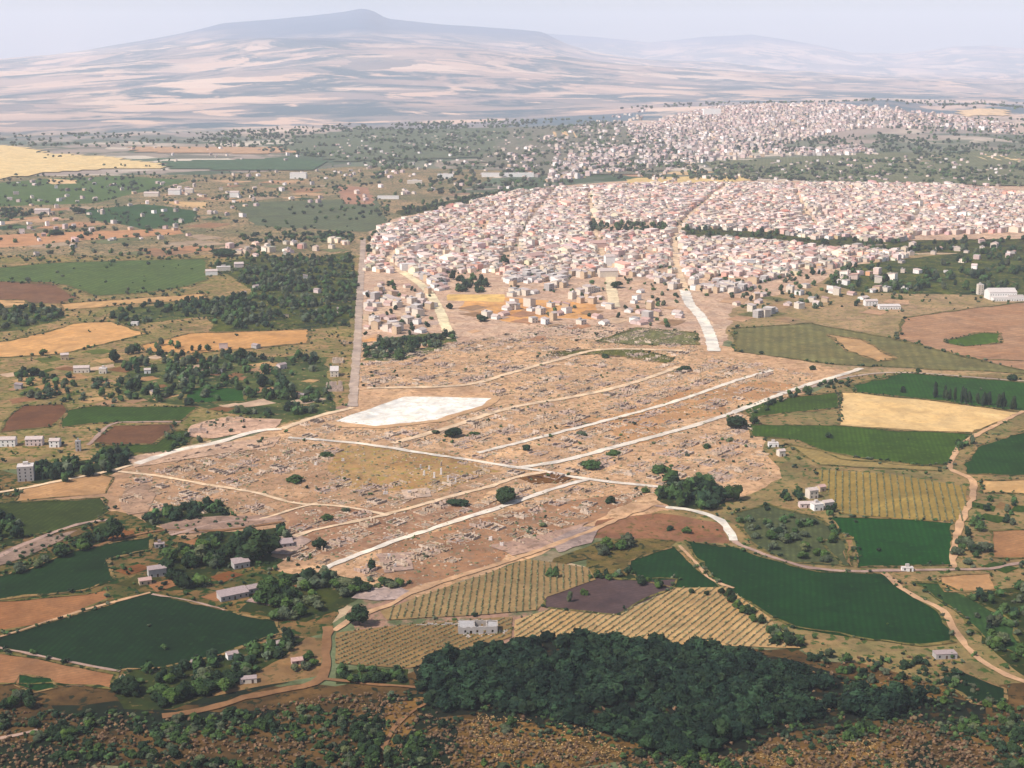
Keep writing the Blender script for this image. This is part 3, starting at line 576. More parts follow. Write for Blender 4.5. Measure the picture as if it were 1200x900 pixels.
# the bright levelled lot and the vineyard soils
lot_m = ground_mat('white_gravel', (.64, .605, .535), alt=(.58, .54, .47), dark=(.50, .44, .36), amt=.6, big=1 / 18, spots=(.50, .43, .34), spot_amt=.57)
sheet('dirt_lot', [(385, 499), (470, 463), (585, 466), (575, 477), (520, 494), (440, 503)], F((226, 186, 148), 485, 'stubble'), amp=2.5)
sheet('gravel_lot', [(394, 494), (474, 465), (576, 467), (564, 476), (512, 492), (440, 500)], lot_m, amp=1.6, rag=1.6)
VINE = {
 'upper': ([(446, 717), (520, 690), (618, 656), (690, 666), (698, 680), (640, 700), (630, 716), (560, 722), (455, 727)], (170, 144, 106), 'vertical'),
 'lower': ([(394, 742), (500, 730), (600, 724), (600, 747), (545, 768), (480, 784), (393, 778)], (160, 132, 94), 'diag'),
 'right': ([(602, 747), (604, 728), (646, 715), (722, 722), (792, 690), (852, 689), (900, 724), (938, 760), (800, 756), (690, 748)], (208, 172, 124), 'diag'),
 'east': ([(956, 551), (1040, 556), (1134, 571), (1130, 612), (1060, 609), (984, 602), (966, 572)], (172, 148, 94), 'vertical'),
}
for q, rgb in [([(416, 702), (428, 691), (462, 687), (484, 694), (470, 701), (440, 704)], (190, 168, 158)), ([(300, 648), (318, 630), (352, 628), (366, 634), (340, 650)], (186, 160, 146)), ([(188, 616), (230, 606), (330, 604), (336, 612), (260, 622), (200, 626)], (168, 140, 124)), ([(290, 706), (322, 684), (332, 690), (318, 708)], (176, 150, 142)),
               ([(140, 592), (150, 570), (170, 566), (182, 580), (172, 600), (150, 604)], (176, 146, 124)), ([(222, 500), (260, 490), (330, 492), (320, 502), (250, 514), (224, 512)], (214, 176, 150)), ([(575, 640), (640, 625), (690, 612), (660, 640), (600, 652)], (184, 152, 134)), ([(470, 575), (500, 572), (505, 582), (474, 586)], (206, 180, 160)),
               ([(648, 632), (680, 618), (705, 616), (690, 636), (655, 648)], (172, 150, 140)), ([(440, 650), (480, 648), (485, 668), (450, 672)], (180, 154, 140)), ([(150, 536), (250, 520), (330, 512), (320, 524), (230, 536), (160, 548)], (206, 172, 146)), ([(0, 648), (30, 636), (90, 622), (60, 640), (0, 664)], (160, 136, 120))]:
    zone('bare_rock', q, rgb, q[0][1], spots=tuple(int(v * .85) for v in rgb), alt=tuple(min(250, int(v * 1.08)) for v in rgb), amp=2.2, big=1 / 10)
zone('soil_patch', [(604, 560), (628, 554), (676, 557), (660, 566), (622, 568)], (136, 104, 76), 560, spots=(90, 72, 52), amp=2)
zone('undergrowth', [(690, 655), (640, 668), (650, 655), (720, 632), (790, 634), (770, 645), (738, 658), (735, 676), (690, 674)], (112, 104, 70), 650, spots=(70, 76, 50), alt=(140, 118, 82), amp=4, big=1 / 14)
for k, (pts, rgb, _) in VINE.items(): sheet('vineyard_soil', pts, F(rgb, np.mean([p[1] for p in pts]), 'stubble'), amp=.8)

# ---------------------------------------------------------------- roads and tracks
def road_m(name, rgb, py): a = alb(rgb, py); return ground_mat(name, a, alt=a * .86, dark=a * .66, big=1 / 22, amt=.6)
white = road_m('pale_limestone_track', (255, 240, 220), 540); cream = road_m('cream_dirt_track', (248, 216, 180), 540); tanr = road_m('tan_dirt_track', (222, 180, 142), 640)
greyr = road_m('pale_grey_asphalt', (206, 184, 168), 400); bright = road_m('bright_concrete_road', (252, 242, 226), 380); pinkr = road_m('pinkish_stone_track', (196, 166, 150), 630); darkr = road_m('brown_track', (160, 122, 92), 760)
rd = [
 ('road', [(426, 280), (422, 340), (419, 400), (413, 477)], 10, greyr, 'straight pale grey road running into the distance left of the town'),
 ('road', [(330, 503), (300, 506), (250, 520), (210, 528), (160, 544)], 8.5, white, None), ('road', [(160, 544), (125, 553), (60, 566), (20, 574), (-80, 588)], 5, cream, None),
 ('road', [(413, 478), (370, 489), (330, 503)], 8, cream, None),
 ('track', [(338, 513), (420, 520), (500, 532), (560, 541), (605, 548), (640, 553), (690, 562), (772, 571)], 6, white, None),
 ('track', [(376, 670), (400, 658), (470, 632), (600, 590), (650, 573), (692, 561)], 5.8, white, None),
 ('track', [(604, 549), (660, 540), (740, 519), (800, 503), (850, 487), (900, 468), (935, 455), (985, 440), (1010, 432)], 7.5, white, None),
 ('track', [(560, 531), (640, 511), (730, 488), (800, 468), (860, 447), (905, 434)], 6, white, None),
 ('track', [(460, 520), (520, 503), (600, 478), (680, 464), (745, 448), (795, 430)], 8, cream, None),
 ('track', [(430, 455), (540, 452), (600, 437), (650, 423), (705, 410), (800, 411)], 8, cream, None),
 ('track', [(345, 629), (380, 619), (450, 604), (530, 582), (575, 570), (604, 560), (640, 553)], 5, cream, None),
 ('track', [(130, 552), (190, 559), (240, 568), (300, 578), (345, 590), (400, 594), (450, 603)], 4.2, cream, None),
 ('track', [(306, 609), (345, 597), (372, 590)], 3.4, cream, None),
 ('track', [(392, 740), (420, 722), (455, 710), (490, 692), (550, 672), (620, 650), (680, 627), (740, 602), (768, 591)], 5, tanr, None),
 ('track', [(768, 593), (800, 597), (826, 603), (845, 611), (855, 622), (862, 636), (885, 646), (910, 655), (950, 666), (1000, 670), (1050, 669), (1110, 668), (1160, 667), (1200, 660), (1300, 650)], 4, pinkr, None),
 ('track', [(780, 595), (812, 599), (838, 607), (852, 618), (860, 634)], 6, bright, None),
 ('road', [(470, 318), (498, 338), (514, 362), (522, 382), (530, 397)], 14, road_m('sandy_road', (255, 236, 196), 370), 'bright sandy road coming down from the left end of the town'),
 ('road', [(802, 340), (808, 356), (822, 372), (831, 390), (837, 412)], 15, bright, 'wide bright white road curving down from the town'),
 ('road', [(715, 315), (716, 335), (720, 360)], 16, road_m('sandy_road', (248, 226, 190), 340), None),
 ('street', [(470, 320), (458, 300), (520, 263), (620, 229)], 9, cream, None), ('street', [(716, 316), (700, 280), (690, 225)], 9, cream, None), ('street', [(804, 341), (792, 300), (800, 262), (850, 218)], 10, cream, None), ('street', [(560, 318), (720, 302), (900, 292), (1040, 287)], 9, greyr, None),
 ('street', [(480, 296), (640, 288), (780, 279)], 8, greyr, None), ('street', [(900, 262), (1000, 245), (1200, 250)], 10, greyr, None), ('street', [(600, 300), (620, 262), (650, 222)], 8, greyr, None), ('street', [(960, 270), (940, 240), (930, 217)], 9, cream, None), ('street', [(1060, 272), (1080, 240), (1060, 218)], 9, greyr, None),
 ('track', [(1200, 482), (1160, 502), (1128, 520), (1116, 538), (1114, 550), (1138, 562), (1140, 580), (1126, 612), (1119, 640), (1117, 666)], 5, tanr, None),
 ('track', [(1036, 672), (1062, 694), (1085, 706), (1105, 716), (1116, 735), (1128, 752), (1150, 775), (1180, 792), (1220, 806)], 4.5, tanr, None),
 ('track', [(796, 640), (815, 660), (834, 680), (860, 690)], 2.6, tanr, None),
 ('track', [(905, 460), (940, 457), (990, 443), (1060, 437), (1200, 447), (1400, 458)], 4, greyr, None),
 ('track', [(-40, 752), (0, 760), (60, 772), (100, 780), (140, 788)], 2.2, pinkr, None), ('track', [(178, 697), (215, 703), (255, 713), (262, 716)], 1.8, pinkr, None),
 ('track', [(-60, 762), (0, 747), (90, 718), (176, 695)], 2.4, tanr, None),
 ('track', [(-30, 668), (25, 640), (70, 622), (100, 613), (128, 610)], 4.5, pinkr, None), ('track', [(104, 522), (130, 498), (160, 495), (212, 495)], 4, pinkr, None),
 ('track', [(-20, 870), (20, 862), (44, 856)], 3, pinkr, None),
 ('track', [(384, 735), (382, 760), (378, 795), (340, 808), (300, 815), (240, 832), (190, 840)], 5.5, darkr, 'tan dirt track curving down between bushes in the lower left'),
 ('track', [(378, 796), (430, 802), (490, 806)], 3, darkr, None), ('track', [(497, 825), (470, 845), (455, 865), (447, 885)], 3, darkr, None),
 ('track', [(105, 642), (150, 630), (190, 622), (260, 622), (330, 612)], 3.4, darkr, None),
 ('track', [(200, 628), (260, 612), (300, 610), (330, 608)], 3.4, pinkr, None),
]
for nm, pts, wd, m, lab in rd: ribbon(nm, pts, wd, m, lab, amp=.7 if wd < 5 else 1.0)

# ================================================================ LANDMARK PHRASES used in labels of repeats
def near(table, px, py):
    return min(table, key=lambda t: (px - t[0]) ** 2 + ((py - t[1]) * 1.7) ** 2)[2]
def used(): pass

# ================================================================ HOUSES
def house_mb(w, d, h, roof, rng, parts=True):
    """walls and roof of one house, front towards -y. roof: flat / gable / shed"""
    wall, rf = MB(), MB(); x, y = w / 2, d / 2
    if roof == 'flat':
        wall.box(-x, x, -y, y, 0, h)
        rf.box(-x - .1, x + .1, -y - .1, y + .1, h + .02, h + .35)
        if rng.random() < .5: rf.box(-x * .3, x * .35, y * .1, y * .75, h + .35, h + 2.4)
    else:
        rh = d * .22 if roof == 'gable' else d * .18; o = .35; wall.box(-x, x, -y, y, 0, h)
        if roof == 'gable':
            rf.add([[-x - o, -y - o, h - .05], [x + o, -y - o, h - .05], [x + o, 0, h + rh], [-x - o, 0, h + rh], [-x - o, y + o, h - .05], [x + o, y + o, h - .05],
                    [-x - o, -y - o, h + .2], [x + o, -y - o, h + .2], [x + o, 0, h + rh + .25], [-x - o, 0, h + rh + .25], [-x - o, y + o, h + .2], [x + o, y + o, h + .2]],
                   [[6, 7, 8], [6, 8, 9], [9, 8, 11], [9, 11, 10], [0, 1, 7], [0, 7, 6], [5, 4, 10], [5, 10, 11], [0, 6, 9], [0, 9, 3], [3, 9, 10], [3, 10, 4], [1, 2, 8], [1, 8, 7], [2, 5, 11], [2, 11, 8]])
            wall.add([[-x, -y, h], [-x, y, h], [-x, 0, h + rh - .05], [x, -y, h], [x, y, h], [x, 0, h + rh - .05]], [[1, 0, 2], [3, 4, 5]])
        else:
            rf.add([[-x - o, -y - o, h], [x + o, -y - o, h], [x + o, y + o, h + rh], [-x - o, y + o, h + rh], [-x - o, -y - o, h + .25], [x + o, -y - o, h + .25], [x + o, y + o, h + rh + .25], [-x - o, y + o, h + rh + .25]],
                   [[4, 5, 6], [4, 6, 7], [0, 1, 5], [0, 5, 4], [1, 2, 6], [1, 6, 5], [3, 0, 4], [3, 4, 7], [2, 3, 7], [2, 7, 6]])
            wall.add([[x, -y, h], [x, y, h], [x, y, h + rh], [-x, y, h + rh], [-x, -y, h], [-x, y, h]], [[0, 1, 2], [1, 5, 3], [1, 3, 2], [5, 4, 3]])
    return wall, rf
WALLS = {'cream': (.66, .56, .45), 'white': (.78, .73, .67), 'pale pink': (.62, .48, .43), 'ochre': (.55, .40, .26), 'grey plaster': (.40, .36, .33), 'salmon': (.52, .34, .29)}
ROOFS = {'faded tile': (.50, .40, .35), 'red tile': (.46, .29, .24), 'pale terrace': (.56, .49, .44), 'grey terrace': (.36, .33, .31), 'pinkish tile': (.34, .26, .24)}
WM = {k: plain_mat('plaster_' + k.replace(' ', '_'), v, var=.15, scale=.4) for k, v in WALLS.items()}
RM = {k: plain_mat('roof_' + k.replace(' ', '_'), v, var=.3, scale=.9) for k, v in ROOFS.items()}
WM['stone'] = plain_mat('rough_stone_wall', (.44, .38, .33), var=.4, scale=1.1)
_win = None
def window_mesh():
    global _win
    if _win is None: _win = MB().box(-.5, .5, -.06, .02, 0, 1.4, bottom=True).mesh('window', M['glass'])
    return _win
_door = None
def door_mesh():
    global _door
    if _door is None: _door = MB().box(-.6, .6, -.06, .02, 0, 2.2).mesh('door', plain_mat('door_paint', (.12, .07, .05)))
    return _door
def house_proto(w, d, h, roof, wc, rc, rng=random, windows=True, name='house'):
    root = empty(name, (0, -3000, 0)); wl, rf = house_mb(w, d, h, roof, rng)
    link('wall', wl.mesh('wall', WM[wc]), root); link('roof', rf.mesh('roof', RM[rc]), root)
    if windows:
        nfl = max(1, int(h // 3)); nx = max(1, int(w // 3.6))
        for fl in range(nfl):
            for i in range(nx):
                x = (i + .5) / nx * w - w / 2
                if fl == 0 and i == nx // 2: link('door', door_mesh(), root, (x, -d / 2, 0.02))
                else: link('window', window_mesh(), root, (x, -d / 2, fl * 2.9 + 1))
    return root
BASE_PROTO = []
for i in range(14):
    rng = random.Random(i); wc = ['cream', 'white', 'pale pink', 'cream', 'ochre', 'white', 'grey plaster', 'cream'][i % 8]; rc = ['faded tile', 'pale terrace', 'red tile', 'grey terrace', 'faded tile'][i % 5]
    roof = 'flat' if 'terrace' in rc else ('gable' if i % 3 else 'shed')
    w_, d_, h_ = rng.uniform(8, 13), rng.uniform(8.5, 11), rng.choice([3.6, 6.4, 6.6, 9])
    root = house_proto(w_, d_, h_, roof, wc, rc, rng); BASE_PROTO.append((root, wc, rc, roof, h_))
GRID = math.atan2(597, 491)
HT = []                                                     # templates (V, T, material, tint) for the far houses, joined
for i in range(12):
    rng = random.Random(50 + i); roof = ['flat', 'gable', 'flat', 'shed'][i % 4]; wl, rf = house_mb(rng.uniform(7, 12), rng.uniform(8, 12), rng.choice([3.6, 6.4, 6.4, 8.5]), roof, rng)
    mb = MB(); V, T, _, C = wl.arr(); mb.add(V, T, 0, C * (WALLS[rng.choice(['cream', 'white', 'pale pink', 'cream', 'white', 'grey plaster', 'ochre'])]))
    V, T, _, C = rf.arr(); mb.add(V, T, 0, C * (ROOFS[rng.choice(['pale terrace', 'grey terrace', 'pale terrace'] if roof == 'flat' else ['faded tile', 'red tile', 'faded tile'])])); HT.append(mb.arr())

TOWN_NEAR = [(430, 318), (432, 300), (446, 268), (520, 246), (600, 226), (700, 219), (760, 217), (900, 216), (1000, 216), (1110, 218), (1200, 228), (1300, 240), (1300, 275), (1200, 272), (1080, 276), (1040, 288), (1060, 294), (1060, 304), (990, 312), (900, 330), (880, 340), (830, 350), (800, 343), (720, 348), (640, 344), (600, 348), (590, 322), (525, 322), (520, 345), (480, 322)]
gaps = [[(522, 320), (576, 320), (576, 346), (522, 346)], [(690, 262), (780, 262), (782, 275), (690, 274)], [(800, 268), (900, 272), (960, 282), (1080, 284), (1080, 296), (960, 292), (900, 284), (800, 280)], [(700, 325), (735, 325), (735, 348), (700, 348)], [(585, 296), (600, 296), (600, 308), (585, 308)], [(560, 262), (575, 262), (575, 272), (560, 272)]]
def lattice(poly, lot_u, lot_v, skip, rng, jitter=.6, theta=GRID, holes=()):
    """rows of attached houses along parallel streets"""
    g = PL(poly); a = np.array(g); c, s = math.cos(theta), math.sin(theta)
    U = a[:, 0] * c + a[:, 1] * s; Vv = -a[:, 0] * s + a[:, 1] * c; X, Y, S = [], [], []
    v = Vv.min(); row = 0
    while v < Vv.max():
        u = U.min() + rng.uniform(0, 8); 
        while u < U.max():
            u += lot_u * rng.uniform(.75, 1.3)
            if int(u / 72) != int((u - lot_u) / 72): u += 7
            if rng.random() < skip: continue
            X.append(u * c - (v + rng.normal(0, jitter)) * s); Y.append(u * s + (v + rng.normal(0, jitter)) * c); S.append(row % 2)
        v += lot_v if row % 2 == 0 else lot_v + 8.5; row += 1
    X, Y, S = map(np.array, (X, Y, S)); m = inside(g, X, Y)
    for hpoly in holes: m &= ~inside(PL(hpoly), X, Y)
    return X[m], Y[m], theta + S[m] * math.pi
def far_from_tracks(X, Y, dmin):
    ok = np.ones(len(X), bool)
    for nm, pts, wd, m, lab in rd:
        L = smooth_line(PL(pts), 12.); 
        for q in L: ok &= (X - q[0]) ** 2 + (Y - q[1]) ** 2 > (dmin + wd / 2) ** 2
    return ok
rg = np.random.default_rng(3)
X, Y, A = lattice(TOWN_NEAR, 9.0, 10.5, .05, rg, .35, holes=gaps)
wave = fbm(X / 420, Y / 420, 77, 2); A = A + wave * .5        # the streets wander a little from the grid
S1 = fbm(X / 190, Y / 190, 91, 2); S2 = fbm(X / 50, Y / 50, 92, 2)
PX, PY = proj(X, Y); edge = np.clip((PY - 296) / 50, 0, 1) + np.clip((PX - 900) / 250, 0, 1) * np.clip((PY - 285) / 30, 0, 1) + np.clip((470 - PX) / 40, 0, 1) * .5
keep = (S1 * .7 + S2 * .8 - edge * .38 + rg.normal(0, .05, len(X)) > -.40); keep &= far_from_tracks(X, Y, 5); X, Y, A = X[keep], Y[keep], A[keep]
# loose houses scattered along the edges of the town
ex = [sample([(846, 345), (880, 330), (990, 312), (1060, 320), (1080, 345), (1000, 352), (900, 372), (850, 376)], 46, rg), sample([(600, 350), (800, 350), (800, 382), (640, 384), (560, 372)], 44, rg),
      sample([(430, 322), (520, 350), (500, 392), (428, 396)], 50, rg), sample([(268, 286), (330, 280), (410, 283), (408, 298), (300, 304), (262, 296)], 30, rg), sample([(440, 262), (520, 246), (600, 226), (600, 240), (520, 262), (450, 280)], 10, rg)]
X = np.concatenate([X] + [e[0] for e in ex]); Y = np.concatenate([Y] + [e[1] for e in ex]); A = np.concatenate([A] + [rg.choice([0, 1.57, 3.14], len(e[0])) + GRID + rg.normal(0, .2, len(e[0])) for e in ex])
order = np.argsort(X * X + Y * Y); X, Y, A = X[order], Y[order], A[order]
TL = [(300, 292, 'in the hamlet beside the dark wood'), (370, 290, 'in the hamlet left of the long road'), (450, 350, 'between the long road and the sandy road'), (455, 310, 'at the far left corner of town'),
      (500, 330, 'at the top of the sandy road'), (550, 312, 'behind the dark park'), (600, 330, 'right of the dark park'), (640, 345, 'above the orange lot'),
      (640, 372, 'below the orange lot'), (700, 335, 'beside the short sandy street'), (760, 330, "left of the white road's head"), (760, 366, 'on dusty ground left of the white road'),
      (808, 338, 'at the head of the white road'), (860, 335, 'just right of the white road'), (880, 358, 'among trees right of the white road'), (950, 335, 'in the loose row below the dark trees'), (1020, 342, 'at the right end of the loose row')]
n_ind = 0; protos_used = set()
NI = 300
for i in range(NI):
    k = int(rg.integers(0, len(BASE_PROTO))); root, wc, rc, roof, h_ = BASE_PROTO[k]
    o = root if k not in protos_used else copy_tree(root); protos_used.add(k)
    o.location = (X[i], Y[i], 0); o.rotation_euler = (0, 0, A[i] + math.pi / 2 * 0); f = float(rg.uniform(.85, 1.12)); o.scale = (f, f, float(rg.uniform(.85, 1.15)))
    px, py = proj(X[i], Y[i]); lm = near(TL, px, py); st = 'low' if h_ < 4 else ('two-storey' if h_ < 8 else 'three-storey')
    kind = {'faded tile': 'faded tiles', 'red tile': 'red tiles', 'pale terrace': 'pale flat roof', 'grey terrace': 'grey flat roof'}[rc]
    lab = f'{wc} {st} house with {kind}, {lm}'
    tag(o, ' '.join(lab.split()[:16]) if len(lab.split()) <= 16 else lab, 'house', f'{wc} {st} houses with {kind} {lm}')
Xr, Yr, Ar = X[NI:], Y[NI:], A[NI:]; n = len(Xr)
tin = (rg.normal(1.06, .10, (n, 1)) * (1 + rg.normal(0, .035, (n, 3)))) * np.array([1.05, .985, .92]); red = rg.random(n) < .07; tin[red] *= [1.05, .74, .68]
tin *= (1 + .16 * np.sign(fbm(Xr / 38, Yr / 38, 17, 1)) * rg.random(n))[:, None]; S = np.stack([rg.uniform(.8, 1.15, n), rg.uniform(.85, 1.1, n), rg.uniform(.7, 1.2, n)], 1)
bigb = rg.random(n) < .035; S[bigb] *= [1.9, 1.6, 1.35]; tin[bigb] *= 1.12
me = scatter_mesh('town_houses', HT, Xr, Yr, Ar, S, [M['tint']], tin)
tag(link('town_houses', me), 'dense pinkish cream mass of town houses beyond the ruined quarter', 'houses', None, 'stuff')
# far town on the hill and thin scatter of farms across the plain
def stuff_houses(name, polys, label, size=1.0):
    XX, YY = [], []
    for pl, cnt in polys: a, b = sample(pl, cnt, rg); XX.append(a); YY.append(b)
    Xa, Ya = np.concatenate(XX), np.concatenate(YY); n = len(Xa)
    tin = rg.normal(.95, .18, (n, 1)) * np.array([1.03, .97, .97]) * np.ones((n, 3)); S = np.stack([rg.uniform(.9, 1.6, n), rg.uniform(.9, 1.5, n), rg.uniform(.8, 1.5, n)], 1) * size
    me = scatter_mesh(name, HT, Xa, Ya, rg.choice([0., 1.57, 3.14], n) + GRID + rg.normal(0, .3, n), S * .85, [M['tint']], tin)
    tag(link(name, me), label, 'houses', None, 'stuff')
stuff_houses('hill_town_houses', [([(735, 150), (830, 127), (900, 123), (960, 122), (1030, 125), (1100, 136), (1190, 146), (1190, 158), (1100, 152), (1000, 152), (920, 170), (800, 175), (740, 168)], 2700), ([(690, 175), (800, 172), (900, 168), (960, 180), (860, 188), (760, 198), (640, 215), (650, 190)], 620), ([(560, 185), (700, 140), (760, 130), (700, 200), (620, 212)], 160), ([(930, 176), (1010, 172), (1030, 182), (940, 184)], 160)], 'pale far town spread over the low hill on the right skyline', 1.25)
stuff_houses('scattered_farmhouses', [([(0, 215), (240, 205), (440, 190), (460, 240), (300, 262), (0, 275)], 110), ([(380, 160), (700, 150), (780, 210), (600, 225), (460, 235)], 230), ([(700, 196), (1200, 180), (1200, 220), (760, 214)], 170), ([(0, 262), (240, 262), (240, 300), (0, 300)], 22), ([(1050, 290), (1200, 280), (1200, 330), (1060, 340)], 22), ([(130, 172), (400, 170), (400, 190), (180, 195)], 22)], 'small pale farmhouses dotted over the distant plain', .85)
# small houses hidden among the groves left of the long road, each a thing
for j, (px, py, lab) in enumerate([(285, 345, 'low tan cottage at the left of the dark wood'), (358, 326, 'pale house showing through the middle of the dark wood'), (372, 343, 'pale pink cottage low in the dark wood by the road'), (335, 372, 'tan cottage at the lower edge of the dark wood'), (300, 338, 'low stone cottage deep in the dark wood'), (398, 366, 'pinkish house beside the road under the dark wood'),
                                   (215, 447, 'tan cottage in the orchards above the green plot'), (256, 438, 'low pinkish cottage in the middle of the orchards'), (330, 432, 'stone cottage at the right of the orchards'), (352, 466, 'small tan hut at the lower right of the orchards'), (300, 408, 'low orange brown hut under the right stubble field'), (262, 408, 'pinkish hut under the left end of the right stubble field'), (180, 462, 'tan hut low in the orchards'), (22, 455, 'stone hut at the far left above the maroon plot')]):
    x, y = P(px, py); root = house_proto(8 + j % 3, 7, 3.4 + (j % 3) * .9, ['gable', 'shed'][j % 2], ['ochre', 'grey plaster', 'pale pink'][j % 3], 'pinkish tile', random.Random(j), name='cottage')
    root.location = (x, y, 0); root.rotation_euler = (0, 0, GRID + j % 4 * .8); tag(root, lab, 'cottage')

